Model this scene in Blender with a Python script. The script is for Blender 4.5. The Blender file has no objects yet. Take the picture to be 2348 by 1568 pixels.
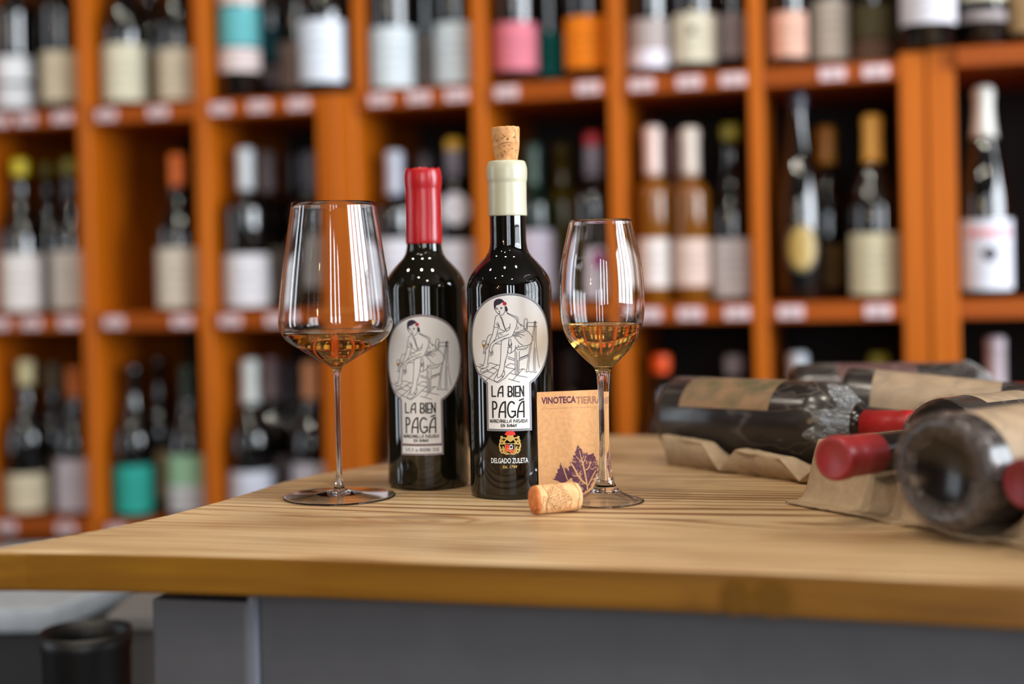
import bpy, bmesh, math, random
from mathutils import Vector, Matrix, noise
from mathutils.geometry import tessellate_polygon
sc = bpy.context.scene
C = sc.collection
sin, cos, pi, R = math.sin, math.cos, math.pi, math.radians
T = 0.90                      # height of the table top above the floor

# ------------------------------------------------------------------ camera
F = 3261.0; CX, CY = 1174.0, 655.0          # focal length and principal point in pixels of the 2348x1568 frame
CAM = Vector((0, 0, T + .200))
ROLL, PITCH = .0195, R(.7)
r_ = Vector((cos(ROLL), 0, -sin(ROLL))); u0 = Vector((sin(ROLL), 0, cos(ROLL))); f0 = Vector((0, 1, 0))
f_ = (f0*cos(PITCH) - u0*sin(PITCH)).normalized(); u_ = (u0*cos(PITCH) + f0*sin(PITCH)).normalized()
cd = bpy.data.cameras.new('camera'); cam = bpy.data.objects.new('camera', cd); C.objects.link(cam)
cam.matrix_world = Matrix.Translation(CAM) @ Matrix((r_, u_, -f_)).transposed().to_4x4()
cd.sensor_width = 36; cd.lens = F/2348*36; cd.shift_y = -(784-CY)/2348
cd.clip_start = .02; cd.clip_end = 30
cd.dof.use_dof = True; cd.dof.focus_distance = 1.215; cd.dof.aperture_fstop = 1.75
cd.dof.aperture_blades = 0
sc.camera = cam

# ------------------------------------------------------------------ colour management, world, lights
vs = sc.view_settings; vs.view_transform = 'Standard'; vs.look = 'None'; vs.gamma = 1; vs.use_curve_mapping = False
vs.exposure = 0.18
sc.cycles.max_bounces = 14; sc.cycles.transmission_bounces = 12; sc.cycles.transparent_max_bounces = 12
sc.cycles.glossy_bounces = 6; sc.cycles.diffuse_bounces = 3
sc.cycles.sample_clamp_indirect = 6; sc.cycles.blur_glossy = .5
w = bpy.data.worlds.new('world'); sc.world = w; w.use_nodes = True
w.node_tree.nodes['Background'].inputs[0].default_value = (.75, .85, 1, 1)
w.node_tree.nodes['Background'].inputs[1].default_value = .01
AZ = R(14.8)                                 # the room, its shelves and the table share this yaw
U = Vector((cos(AZ), -sin(AZ), 0)); N = Vector((sin(AZ), cos(AZ), 0)); SH0 = Vector((0, 2.33, 0))
def S(u, d, z): return SH0 + U*u + N*d + Vector((0, 0, T+z))     # shelf frame: along, into, above table
def area(name, pos, aim, sx, sy, power, col):
    l = bpy.data.lights.new(name, 'AREA'); l.shape = 'RECTANGLE'; l.size = sx; l.size_y = sy
    l.energy = power; l.color = col
    o = bpy.data.objects.new(name, l); C.objects.link(o); o.location = pos
    o.rotation_euler = (Vector(aim)).to_track_quat('-Z', 'Y').to_euler()
    return o
DAY = (.86, .93, 1.0)
RU0, RU1, RD0, RD1, RH = -3.0, 3.3, .46, -4.9, 2.05  # room extents in the shelf frame (RH above table)
# front window (behind the camera, to its right): three tall panes
for k in range(3):
    area('window_light', S(1.0+k*.62, RD1+.06, .72), N, .22, 1.75, 15, DAY)
# right wall windows
for k in range(4):
    area('window_light', S(RU1-.06, -2.6+k*.62, .78), -U, .50, 1.6, 48, DAY)
# left wall glass door, dimmer
for k in range(2):
    area('window_light', S(RU0+.06, -2.3+k*.75, .45), U, .30, 1.8, 9, (.80, .9, 1))
# warm ceiling spots
# round ceiling downlights over the tasting table (fittings are built further down)
LUM = [(-1.0, -1.2), (.10, -1.45), (.82, -1.15), (-.75, -2.7), (.02, -2.35), (1.15, -2.9)]
for u, d in LUM:
    o = area('downlight', S(u, d, RH-.035), (0, 0, -1), .07, .07, 7, (1, .90, .76)); o.data.shape = 'DISK'

# small bright bulbs of the wall lamps on the front wall: they give the pin highlights in the bottles
BULBS = [(-.62, -4.66, 1.20), (-.80, -4.66, .60), (-.80, -4.66, .74)]
for u, d, z in BULBS:
    l = bpy.data.lights.new('bulb_light', 'POINT'); l.energy = 10; l.color = (1, .70, .40); l.shadow_soft_size = .02
    o = bpy.data.objects.new('bulb_light', l); C.objects.link(o); o.location = S(u, d, z)

# ------------------------------------------------------------------ helpers
def lin(c):
    return tuple(((v/255)/12.92 if v <= 10 else ((v/255+.055)/1.055)**2.4) for v in c[:3]) + (1,)
def ray(px, py):
    return (r_*((px-CX)/F) + u_*((CY-py)/F) + f_)
def on_z(px, py, z=0):                       # point on the horizontal plane z above the table
    d = ray(px, py); t = (T+z-CAM.z)/d.z
    return CAM + d*t
def on_shelf(px, py, dd=0):                  # (u, z) on the vertical plane dd behind the shelf fronts
    d = ray(px, py); t = ((SH0 + N*dd - CAM).dot(N))/d.dot(N); p = CAM + d*t
    return (p-SH0).dot(U), p.z-T
def on_y(px, py, y):
    d = ray(px, py); return CAM + d*(y/d.y)
def on_cyl(px, py, ax, ay, rr):              # pixel -> (arc length, z) on a standing cylinder
    d = ray(px, py); a = d.x**2+d.y**2; b = -2*(d.x*ax+d.y*ay); c = ax*ax+ay*ay-rr*rr
    D = max(b*b-4*a*c, 0); t = (-b-math.sqrt(D))/(2*a); p = CAM+d*t
    return rr*math.atan2(p.x-ax, -(p.y-ay)), p.z-T

def link(name, me, mat=None, parent=None, smooth=True, kind=None):
    o = bpy.data.objects.new(name, me); C.objects.link(o)
    if mat is not None and not me.materials: me.materials.append(mat)
    if smooth is not None:
        for p in me.polygons: p.use_smooth = smooth
    if parent: o.parent = parent
    if kind: o['kind'] = kind
    return o
def mesh(name, vs_, fs):
    me = bpy.data.meshes.new(name); me.from_pydata([tuple(v) for v in vs_], [], fs); me.update(); return me
def empty(name, loc, label, cat, group=None, rot=None):
    o = bpy.data.objects.new(name, None); C.objects.link(o); o.location = loc; o.empty_display_size = .02
    if rot is not None: o.rotation_mode = 'QUATERNION'; o.rotation_quaternion = rot
    return tag(o, label, cat, group)
def tag(o, label, cat, group=None):
    o['label'] = label; o['category'] = cat
    if group: o['group'] = group
    return o
def lathe(prof, n=48, name='lathe', closed=False, jitter=None):
    vs_, fs, rows = [], [], []
    for i, (r, z) in enumerate(prof):
        if r < 1e-6: rows.append([len(vs_)]); vs_.append((0, 0, z))
        else:
            rows.append(list(range(len(vs_), len(vs_)+n)))
            for k in range(n):
                a = 2*pi*k/n; rr, zz = r, z
                if jitter: rr, zz = jitter(r, z, a)
                vs_.append((rr*sin(a), -rr*cos(a), zz))
    m = len(rows)
    for i in range(m if closed else m-1):
        A, B = rows[i], rows[(i+1) % m]
        if len(A) == 1 and len(B) == 1: continue
        for k in range(n):
            k2 = (k+1) % n
            if len(A) == 1: fs.append((A[0], B[k2], B[k]))
            elif len(B) == 1: fs.append((A[k], A[k2], B[0]))
            else: fs.append((A[k], A[k2], B[k2], B[k]))
    return mesh(name, vs_, fs)
def smoothprof(pts, sub=5):                  # Catmull-Rom through profile points
    out = []; n = len(pts)
    for i in range(n-1):
        p0, p1, p2, p3 = pts[max(i-1, 0)], pts[i], pts[i+1], pts[min(i+2, n-1)]
        for k in range(sub):
            t = k/sub
            out.append(tuple(.5*((2*p1[j])+(-p0[j]+p2[j])*t+(2*p0[j]-5*p1[j]+4*p2[j]-p3[j])*t*t+(-p0[j]+3*p1[j]-3*p2[j]+p3[j])*t**3) for j in range(len(p1))))
    out.append(tuple(pts[-1])); return out
def box_me(x0, x1, y0, y1, z0, z1, bev=0, name='box', seg=2):
    bm = bmesh.new(); bmesh.ops.create_cube(bm, size=1)
    for v in bm.verts: v.co = Vector(((x0+x1)/2+v.co.x*(x1-x0), (y0+y1)/2+v.co.y*(y1-y0), (z0+z1)/2+v.co.z*(z1-z0)))
    if bev: bmesh.ops.bevel(bm, geom=bm.edges[:], offset=bev, segments=seg, affect='EDGES', profile=.6)
    me = bpy.data.meshes.new(name); bm.to_mesh(me); bm.free(); return me

FLAT = []
class Art:                                   # flat print in 2-D metres, mapped on to a surface
    def __init__(s): s.v, s.f = [], []
    def stroke(s, pts, w, closed=False, smooth=True, sub=4):
        if smooth and len(pts) > 2:
            if closed:
                q = pts + [pts[0], pts[1]]; q = smoothprof(q, sub); pts = q[:len(pts)*sub]
            else: pts = smoothprof(pts, sub)
        n = len(pts); b = len(s.v)
        for i in range(n):
            if closed: a, c = pts[i-1], pts[(i+1) % n]
            else: a, c = pts[max(i-1, 0)], pts[min(i+1, n-1)]
            dx, dy = c[0]-a[0], c[1]-a[1]; L = math.hypot(dx, dy) or 1
            nx, ny = -dy/L*w/2, dx/L*w/2; x, y = pts[i]
            s.v += [(x+nx, y+ny), (x-nx, y-ny)]
        for i in range(n if closed else n-1):
            j = (i+1) % n; s.f.append((b+2*i, b+2*i+1, b+2*j+1, b+2*j))
    def line(s, pts, w):                     # mitreless straight strokes
        for a, c in zip(pts, pts[1:]):
            dx, dy = c[0]-a[0], c[1]-a[1]; L = math.hypot(dx, dy) or 1; e = w/2
            ex, ey = dx/L*e, dy/L*e
            s.stroke([(a[0]-ex*.9, a[1]-ey*.9), (c[0]+ex*.9, c[1]+ey*.9)], w, smooth=False)
    def fill(s, poly):
        b = len(s.v); s.v += list(poly)
        for t in tessellate_polygon([[Vector((x, y, 0)) for x, y in poly]]): s.f.append(tuple(b+k for k in t))
    def disc(s, x, y, r, n=14, ry=None):
        if r > .005:
            b = len(s.v); s.v.append((x, y)); m_ = 6
            for j in range(1, m_+1):
                for k in range(n): s.v.append((x+r*j/m_*cos(2*pi*k/n), y+(ry or r)*j/m_*sin(2*pi*k/n)))
            for k in range(n):
                s.f.append((b, b+1+k, b+1+(k+1) % n))
                for j in range(m_-1): o_ = b+1+j*n; s.f.append((o_+k, o_+n+k, o_+n+(k+1) % n, o_+(k+1) % n))
            return
        s.fill([(x+r*cos(2*pi*k/n), y+(ry or r)*sin(2*pi*k/n)) for k in range(n)])
    def text(s, body, x0, x1, y0, y1, bold=0, shear=0, space=1):
        cu = bpy.data.curves.new('t', 'FONT'); cu.body = body; cu.offset = bold; cu.shear = shear; cu.resolution_u = 3
        cu.space_character = space
        o = bpy.data.objects.new('t', cu); C.objects.link(o)
        dg = bpy.context.evaluated_depsgraph_get(); me = bpy.data.meshes.new_from_object(o.evaluated_get(dg))
        bpy.data.objects.remove(o); bpy.data.curves.remove(cu)
        xs = [v.co.x for v in me.vertices]; ys = [v.co.y for v in me.vertices]
        ax, bx, ay, by = min(xs), max(xs), min(ys), max(ys); b = len(s.v)
        for v in me.vertices: s.v.append((x0+(v.co.x-ax)/(bx-ax)*(x1-x0), y0+(v.co.y-ay)/(by-ay)*(y1-y0)))
        for p in me.polygons: s.f.append(tuple(b+k for k in p.vertices))
        bpy.data.meshes.remove(me)
    def build(s, name, fn, mat, parent):
        if any(math.dist(s.v[f[a]], s.v[f[a-1]]) > .0028 for f in s.f for a in range(len(f))) and fn not in (cf_ for cf_ in FLAT):
            bm = bmesh.new(); vv = [bm.verts.new((x, y, 0)) for x, y in s.v]
            for f in s.f:
                try: bm.faces.new([vv[k] for k in f])
                except ValueError: pass
            for _ in range(5):
                es = [e for e in bm.edges if e.calc_length() > .0028]
                if not es: break
                bmesh.ops.subdivide_edges(bm, edges=es, cuts=1); bmesh.ops.triangulate(bm, faces=[f for f in bm.faces if len(f.verts) > 3])
            me = bpy.data.meshes.new(name); 
            for v in bm.verts: v.co = Vector(fn(v.co.x, v.co.y))
            bm.to_mesh(me); bm.free()
        else: me = mesh(name, [fn(*p) for p in s.v], s.f)
        return link(name, me, mat, parent, smooth=False)

# ------------------------------------------------------------------ materials
def nt(name):
    m = bpy.data.materials.new(name); m.use_nodes = True; t = m.node_tree
    return m, t, t.nodes['Principled BSDF']
def M(name, col, rough=.5, spec=.5, metal=0, coat=0, trans=0, ior=1.5, alpha=1, bump=0, bscale=60, var=0, sss=0):
    m, t, b = nt(name); c = lin(col); b.inputs['Base Color'].default_value = c
    b.inputs['Roughness'].default_value = rough; b.inputs['Specular IOR Level'].default_value = spec
    b.inputs['Metallic'].default_value = metal; b.inputs['Coat Weight'].default_value = coat
    b.inputs['Transmission Weight'].default_value = trans; b.inputs['IOR'].default_value = ior; b.inputs['Alpha'].default_value = alpha
    b.inputs['Coat Roughness'].default_value = .08
    if bump or var:
        tc = t.nodes.new('ShaderNodeTexCoord'); nz = t.nodes.new('ShaderNodeTexNoise')
        nz.inputs['Scale'].default_value = bscale; nz.inputs['Detail'].default_value = 5
        t.links.new(tc.outputs['Object'], nz.inputs['Vector'])
        if bump:
            bp = t.nodes.new('ShaderNodeBump'); bp.inputs['Strength'].default_value = bump; bp.inputs['Distance'].default_value = .002
            t.links.new(nz.outputs['Fac'], bp.inputs['Height']); t.links.new(bp.outputs['Normal'], b.inputs['Normal'])
        if var:
            cr = t.nodes.new('ShaderNodeMapRange'); cr.inputs[3].default_value = 1-var; cr.inputs[4].default_value = 1+var
            cr.inputs[1].default_value = .3; cr.inputs[2].default_value = .7
            vm = t.nodes.new('ShaderNodeVectorMath'); vm.operation = 'SCALE'; vm.inputs[0].default_value = c[:3]
            t.links.new(nz.outputs['Fac'], cr.inputs[0]); t.links.new(cr.outputs[0], vm.inputs['Scale'])
            t.links.new(vm.outputs[0], b.inputs['Base Color'])
    return m
_mc = {}
def paper(col, rough=.65):
    k = ('p', tuple(col), rough)
    if k not in _mc: _mc[k] = M('paper', col, rough, .3, var=.06, bscale=90)
    return _mc[k]
def foil(col, rough=.35):
    k = ('f', tuple(col))
    if k not in _mc: _mc[k] = M('foil', col, rough, .5, metal=.0, coat=.2)
    return _mc[k]
def wood(name, c1, c2, rough=.4, rot=0, scale=1.0, coat=.15, axis='X', spec=.5):
    m, t, b = nt(name); L = t.links.new; nd = t.nodes.new
    tc = nd('ShaderNodeTexCoord'); mp = nd('ShaderNodeMapping'); L(tc.outputs['Object'], mp.inputs['Vector'])
    mp.inputs['Rotation'].default_value = (0, 0, rot)
    sc_ = {'X': (3, 60, 60), 'Z': (60, 60, 3)}[axis]; mp.inputs['Scale'].default_value = [v*scale for v in sc_]
    n1 = nd('ShaderNodeTexNoise'); n1.inputs['Scale'].default_value = 1; n1.inputs['Detail'].default_value = 6; n1.inputs['Distortion'].default_value = .6
    L(mp.outputs[0], n1.inputs['Vector'])
    cr = nd('ShaderNodeValToRGB'); cr.color_ramp.elements[0].position = .3; cr.color_ramp.elements[1].position = .7
    cr.color_ramp.elements[0].color = lin(c1); cr.color_ramp.elements[1].color = lin(c2)
    L(n1.outputs['Fac'], cr.inputs[0]); L(cr.outputs[0], b.inputs['Base Color'])
    b.inputs['Roughness'].default_value = rough; b.inputs['Coat Weight'].default_value = coat; b.inputs['Coat Roughness'].default_value = .2
    b.inputs['Specular IOR Level'].default_value = spec
    bp = nd('ShaderNodeBump'); bp.inputs['Strength'].default_value = .15; bp.inputs['Distance'].default_value = .001
    L(n1.outputs['Fac'], bp.inputs['Height']); L(bp.outputs['Normal'], b.inputs['Normal'])
    return m
m_shelf = wood('varnished_shelf_wood', (162, 78, 5), (192, 100, 14), .45, 0, .5, coat=0, axis='Z', spec=.22)
m_shelfh = wood('varnished_shelf_shaded', (136, 60, 4), (164, 78, 8), .45, 0, .5, coat=0, axis='X', spec=.22)  # same varnish coloured darker for the weaker light on the front edges
m_back = M('dark_shelf_back', (26, 18, 16), .8)
m_edge = wood('varnished_table_edge', (112, 70, 7), (142, 94, 16), .38, 0, 1.2, axis='X', coat=.3)
m_greyp = M('grey_paint', (86, 85, 88), .5, .4, bump=.12, bscale=30, var=.05)
m_black = M('black_glass', (6, 7, 6), .03, .75)
m_olive = M('olive_black_glass', (15, 14, 5), .03, .75)
m_bgblk = M('dark_bottle_glass', (5, 6, 6), .03, 1.0)
m_amber = M('amber_bottle_glass', (150, 92, 20), .1, .6, trans=.35)
m_olvg = M('olive_bottle_glass', (92, 80, 14), .1, .6, trans=.3)
m_bggrn = M('dark_green_bottle_glass', (8, 28, 20), .1, .6)
m_ink = M('black_ink', (22, 20, 24), .6, .3)
m_line = M('grey_drawing_ink', (78, 74, 84), .6, .3)
m_hair = M('aubergine_ink', (52, 40, 58), .6, .3)
m_red = M('red_ink', (190, 30, 50), .55, .3)
m_gold = M('gold_ink', (196, 160, 84), .45, .5)
m_wine = M('golden_ink', (178, 120, 40), .5, .3)
m_white = M('white_ink', (226, 230, 230), .5, .4)
m_silver = M('silver_border', (142, 142, 148), .42, .5, metal=.2, bump=.1, bscale=900)
m_label = M('satin_label_paper', (232, 229, 226), .38, .45, bump=.03, bscale=400)
def glass(name, col=(1, 1, 1), ior=1.5, vol=None):
    m = bpy.data.materials.new(name); m.use_nodes = True; t = m.node_tree
    t.nodes.remove(t.nodes['Principled BSDF']); g = t.nodes.new('ShaderNodeBsdfGlass')
    g.inputs['Color'].default_value = (*col, 1); g.inputs['IOR'].default_value = ior; g.inputs['Roughness'].default_value = 0
    t.links.new(g.outputs[0], t.nodes['Material Output'].inputs['Surface'])
    if vol:
        v = t.nodes.new('ShaderNodeVolumeAbsorption'); v.inputs['Color'].default_value = (*vol[0], 1); v.inputs['Density'].default_value = vol[1]
        t.links.new(v.outputs[0], t.nodes['Material Output'].inputs['Volume'])
    return m
m_crystal = glass('clear_crystal', (1, 1, 1), 1.5)
m_sherry = glass('golden_wine', (1.0, .97, .84), 1.34, ((1, .76, .16), 42))

# table top: plain-sawn pine, growth lines as contours of a gently bumped field
def table_material():
    m, t, b = nt('worn_pine'); L = t.links.new; nd = t.nodes.new
    tc = nd('ShaderNodeTexCoord')
    def math_(op, a, c=None):
        n = nd('ShaderNodeMath'); n.operation = op
        for i, v in enumerate((a, c)):
            if v is None: continue
            if isinstance(v, (int, float)): n.inputs[i].default_value = v
            else: L(v, n.inputs[i])
        return n.outputs[0]
    sp = nd('ShaderNodeSeparateXYZ'); L(tc.outputs['Object'], sp.inputs[0]); x, y = sp.outputs[0], sp.outputs[1]
    def nz(sx, sy, det, dist=0, off=0):
        mp = nd('ShaderNodeMapping'); mp.inputs['Scale'].default_value = (sx, sy, 1); mp.inputs['Location'].default_value = (off, off, 0)
        L(tc.outputs['Object'], mp.inputs['Vector']); n = nd('ShaderNodeTexNoise'); n.inputs['Scale'].default_value = 1
        n.inputs['Detail'].default_value = det; n.inputs['Distortion'].default_value = dist; L(mp.outputs[0], n.inputs['Vector']); return n.outputs['Fac']
    h = math_('ADD', y, math_('MULTIPLY', nz(1.3, 5, 1), .09))
    for (x0, y0, sx, sy, A) in BUMPS:
        dx = math_('DIVIDE', math_('SUBTRACT', x, x0), sx); dy = math_('DIVIDE', math_('SUBTRACT', y, y0), sy)
        e = math_('EXPONENT', math_('MULTIPLY', math_('ADD', math_('MULTIPLY', dx, dx), math_('MULTIPLY', dy, dy)), -1))
        h = math_('ADD', h, math_('MULTIPLY', e, A))
    hh = math_('ADD', math_('MULTIPLY', h, 430), math_('MULTIPLY', nz(3, 45, 4), 6.5))
    s1 = math_('SINE', hh); s2 = math_('ADD', math_('MULTIPLY', s1, .5), .5); s3 = math_('POWER', s2, 4.0)
    fine = nz(8, 420, 4, .2, 3); big = nz(2.5, 14, 3, .3, 7)
    pat = math_('MULTIPLY', s3, math_('MULTIPLY', math_('SUBTRACT', big, .22), 1.9))
    ramp = nd('ShaderNodeValToRGB'); e = ramp.color_ramp.elements
    e[0].position = 0; e[0].color = lin((210, 186, 146)); e[1].position = 1; e[1].color = lin((104, 62, 32))
    k = e.new(.45); k.color = lin((186, 150, 106))
    v = math_('ADD', math_('MULTIPLY', pat, 1.15), math_('MULTIPLY', math_('SUBTRACT', fine, .36), 1.1)); L(v, ramp.inputs[0])
    # large worn / stained patches
    r2 = nd('ShaderNodeValToRGB'); r2.color_ramp.elements[0].color = (.62, .50, .38, 1); r2.color_ramp.elements[1].color = (1.06, 1.03, 1.0, 1)
    r2.color_ramp.elements[0].position = .32; r2.color_ramp.elements[1].position = .56; L(nz(3, 13, 5, .8, 11), r2.inputs[0])
    mx = nd('ShaderNodeMix'); mx.data_type = 'RGBA'; mx.blend_type = 'MULTIPLY'; mx.inputs[0].default_value = .9
    L(ramp.outputs[0], mx.inputs[6]); L(r2.outputs[0], mx.inputs[7])
    # dark streaks
    st = nz(5, 90, 2, .4, 21); r3 = nd('ShaderNodeMapRange'); r3.inputs[1].default_value = .60; r3.inputs[2].default_value = .70; L(st, r3.inputs[0])
    mx2 = nd('ShaderNodeMix'); mx2.data_type = 'RGBA'; mx2.blend_type = 'MIX'; L(math_('MULTIPLY', r3.outputs[0], .55), mx2.inputs[0])
    L(mx.outputs[2], mx2.inputs[6]); mx2.inputs[7].default_value = lin((96, 62, 36)); L(mx2.outputs[2], b.inputs['Base Color'])
    rr = nd('ShaderNodeMapRange'); rr.inputs[3].default_value = .30; rr.inputs[4].default_value = .52; L(big, rr.inputs[0]); L(rr.outputs[0], b.inputs['Roughness'])
    b.inputs['Specular IOR Level'].default_value = .45
    bp = nd('ShaderNodeBump'); bp.inputs['Strength'].default_value = .25; bp.inputs['Distance'].default_value = .0006
    L(math_('ADD', fine, math_('MULTIPLY', s3, -.5)), bp.inputs['Height']); L(bp.outputs['Normal'], b.inputs['Normal'])
    return m

# ------------------------------------------------------------------ room shell
def room_box(name, u0_, u1_, d0, d1, z0, z1, mat):
    me = box_me(u0_, u1_, d0, d1, z0, z1); o = link(name, me, mat, smooth=False, kind='structure')
    o.location = SH0 + Vector((0, 0, T)); o.rotation_euler = (0, 0, -AZ); return o
m_wall = M('dim_plaster', (84, 66, 52), .8, .2, bump=.1, bscale=20)
m_floor = M('dark_floor_tiles', (58, 54, 52), .5, .4, var=.15, bscale=8)
m_ceil = M('dim_ceiling', (96, 86, 78), .8, .2, bump=.05, bscale=10)
room_box('floor', RU0, RU1, RD1, RD0, -T-.05, -T, m_floor)
room_box('ceiling', RU0, RU1, RD1, RD0, RH, RH+.05, m_ceil)
room_box('wall_back', RU0, RU1, RD0, RD0+.08, -T, RH, m_wall)
room_box('wall_front', RU0, RU1, RD1-.08, RD1, -T, RH, m_wall)
room_box('wall_left', RU0-.08, RU0, RD1, RD0, -T, RH, m_wall)
room_box('wall_right', RU1, RU1+.08, RD1, RD0, -T, RH, m_wall)
m_frame = M('dark_window_frame', (60, 44, 34), .5)
def frame(name, cells, fn):
    bm = bmesh.new()
    for (a0, a1, z0, z1) in cells:
        vv = [fn(a, t, z) for a in (a0, a1) for t in (.0, .05) for z in (z0, z1)]
        g = [bm.verts.new(p) for p in vv]
        for q in ((0, 1, 3, 2), (4, 6, 7, 5), (0, 4, 5, 1), (2, 3, 7, 6), (0, 2, 6, 4), (1, 5, 7, 3)): bm.faces.new([g[k] for k in q])
    bmesh.ops.recalc_face_normals(bm, faces=bm.faces); me = bpy.data.meshes.new(name); bm.to_mesh(me); bm.free()
    return link(name, me, m_frame, smooth=False, kind='structure')
def window_cells(c0, step, n, half, zc, hz):
    out = [(c0-half-.05, c0+step*(n-1)+half+.05, zc+hz, zc+hz+.07), (c0-half-.05, c0+step*(n-1)+half+.05, zc-hz-.07, zc-hz)]
    for k in range(n+1):
        a = c0-half-.05+(step)*k; out.append((a, a+(.10 if 0 < k < n else .05), zc-hz, zc+hz))
    return out
frame('window_1', window_cells(1.0, .62, 3, .26, .72, .875), lambda a, t, z: S(a, RD1+t, z))
frame('window_2', window_cells(-2.6, .62, 4, .25, .78, .8), lambda a, t, z: S(RU1-t, a, z))
frame('window_3', window_cells(-2.3, .75, 2, .31, .45, .9), lambda a, t, z: S(RU0+t, a, z))
m_lampw = M('white_metal', (200, 198, 192), .5); m_brass = M('brass', (150, 110, 50), .35, metal=.8)
for i, (u, d) in enumerate(LUM):             # the lamp fittings (above and behind the camera)
    t = empty('ceiling_downlight', S(u, d, RH), 'round white ceiling downlight, %s of the row %s' % (['first', 'second', 'third'][i % 3], ['nearer the shelves', 'nearer the front windows'][i//3]), 'lamp', 'ceiling downlights')
    link('lamp_housing', lathe([(0, -.001), (.085, -.001), (.085, -.028), (.075, -.030), (.072, -.012), (0, -.012)], 28), m_lampw, t)
for i, (u, d, z) in enumerate(BULBS):
    t = empty('wall_lamp', S(u, RD1+.001, z), ['small brass wall lamp, topmost of three on the front wall', 'small brass wall lamp, lowest of three on the front wall', 'small brass wall lamp, middle one of three on the front wall'][i], 'lamp', 'wall lamps'); t.rotation_euler = (R(-90), 0, -AZ)
    link('lamp_base', lathe([(0, 0), (.03, 0), (.03, .012), (.008, .016), (.008, .19), (.012, .2), (0, .2)], 20), m_brass, t)

# ------------------------------------------------------------------ table
FA = on_z(0, 1262); FB = on_z(2348, 1336); 
tdir = (FB-FA).normalized(); tang = math.atan2(tdir.y, tdir.x)
edge_px = [(0, 1254), (120, 1233), (250, 1209), (380, 1181), (500, 1149), (590, 1122), (650, 1103), (740, 1084), (880, 1062)]
loop = [on_z(-45, 1263.5)]
loop += [on_z(*p) for p in edge_px]
back_a = on_z(1395, 997); back_b = on_z(1490, 998)
bdir = (back_b-back_a).normalized(); 
cdir = (loop[-1]-loop[-3]).normalized()
# corner where the slanted side meets the back edge
den = cdir.x*bdir.y-cdir.y*bdir.x; w0 = back_a-loop[-1]
tt = (w0.x*bdir.y-w0.y*bdir.x)/den
loop.append(loop[-1]+cdir*tt*.95); cor = loop[-2]+cdir*tt
loop.append(cor+bdir*.02); loop.append(back_a+bdir*1.1)
front_px = [(2348, 1336), (2000, 1320), (1700, 1307), (1400, 1297), (1000, 1285), (700, 1275), (400, 1268), (200, 1264.5), (60, 1263)]
fr = [on_z(*p) for p in front_px]
loop.append(fr[0]+tdir*.65); loop += fr
tab = empty('table', (0, 1.2, 0), 'worn pine table with chamfered corner and grey painted base, everything in front stands on it', 'table')
O = Vector((0, 1.2, T)); ca, sa = cos(-tang), sin(-tang)
def tl(p): q = p-O; return Vector((q.x*ca-q.y*sa, q.x*sa+q.y*ca, q.z))     # into the table-top frame
def knot(px, py): q = tl(on_z(px, py)); return q.x, q.y
k1 = knot(965, 1199); k2 = knot(1130, 1200); k3 = knot(760, 1190); k4 = knot(1900, 1210)
BUMPS = [(k1[0], k1[1], .060, .024, .050), (k3[0], k3[1]+.004, .10, .016, .018), (k4[0], k4[1], .1, .03, .035), (k2[0]+.12, k2[1]-.05, .10, .018, .02)]
m_top = table_material()
TH = .030
def slab(loop, z0, z1, bev, name, mat, parent):
    bm = bmesh.new(); vv = [bm.verts.new((q.x, q.y, z1)) for q in loop]
    f = bm.faces.new(vv); bm.normal_update()
    if f.normal.z < 0: f.normal_flip()
    g = bmesh.ops.extrude_face_region(bm, geom=[f])
    for v in [e for e in g['geom'] if isinstance(e, bmesh.types.BMVert)]: v.co.z = z0
    bmesh.ops.recalc_face_normals(bm, faces=bm.faces)
    if bev:
        es = [e for e in bm.edges if abs(e.verts[0].co.z-e.verts[1].co.z) < 1e-6]
        bmesh.ops.bevel(bm, geom=es, offset=bev, segments=3, affect='EDGES', profile=.5)
    me = bpy.data.meshes.new(name); bm.to_mesh(me); bm.free()
    o = link(name, me, mat, parent, smooth=True); 
    return o
LL = [tl(p) for p in loop]
top = slab(LL, -TH, 0, .0032, 'tabletop', m_top, tab)
top.data.materials.append(m_edge)
for p in top.data.polygons: p.use_smooth = False; p.material_index = 0 if p.normal.z > .55 else 1
top.location = (0, 0, T); top.rotation_euler = (0, 0, tang)
def tbl(name, x0, x1, y0, y1, z0, z1, mat, bev=.002):          # boxes in the table frame
    o = link(name, box_me(x0, x1, y0, y1, z0, z1, bev), mat, tab, smooth=False); o.location = (0, 0, T); o.rotation_euler = (0, 0, tang); return o
def tx(px, py, setback):                       # x in the table frame where the ray meets a plane parallel to the front edge
    d = ray(px, py); nn = Vector((-sin(tang), cos(tang), 0)); P = FA+nn*setback; t = (P-CAM).dot(nn)/d.dot(nn); return tl(CAM+d*t)
yf = tl(FA).y
a = tx(350, 1450, .035); b2 = tx(566, 1450, .035); c3 = tx(590, 1450, .045)
tbl('leg_post', a.x, b2.x, yf+.035, yf+.10, -T, -.040, m_greyp)
tbl('panel_bead', b2.x+.0005, c3.x, yf+.038, yf+.06, -.62, -.036, M('light_grey_paint', (116, 118, 128), .45), .004)
tbl('apron_panel', c3.x, c3.x+1.2, yf+.048, yf+.07, -.62, -.034, m_greyp)
tbl('shadow_gap_strip', a.x+.01, a.x+1.3, yf+.06, yf+.09, -.0395, -.0301, M('shadow_gap_dark', (30, 24, 22), .8), 0)  # added dark strip that paints in the shadow gap beneath the tabletop
tbl('leg_post', c3.x+1.2, c3.x+1.27, yf+.035, yf+.10, -T, -.040, m_greyp)
tbl('leg_post', a.x+.17, a.x+.24, yf+.60, yf+.66, -T, -.0302, m_greyp)
tbl('leg_post', c3.x+1.2, c3.x+1.27, yf+.60, yf+.66, -T, -.0302, m_greyp)

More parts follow.
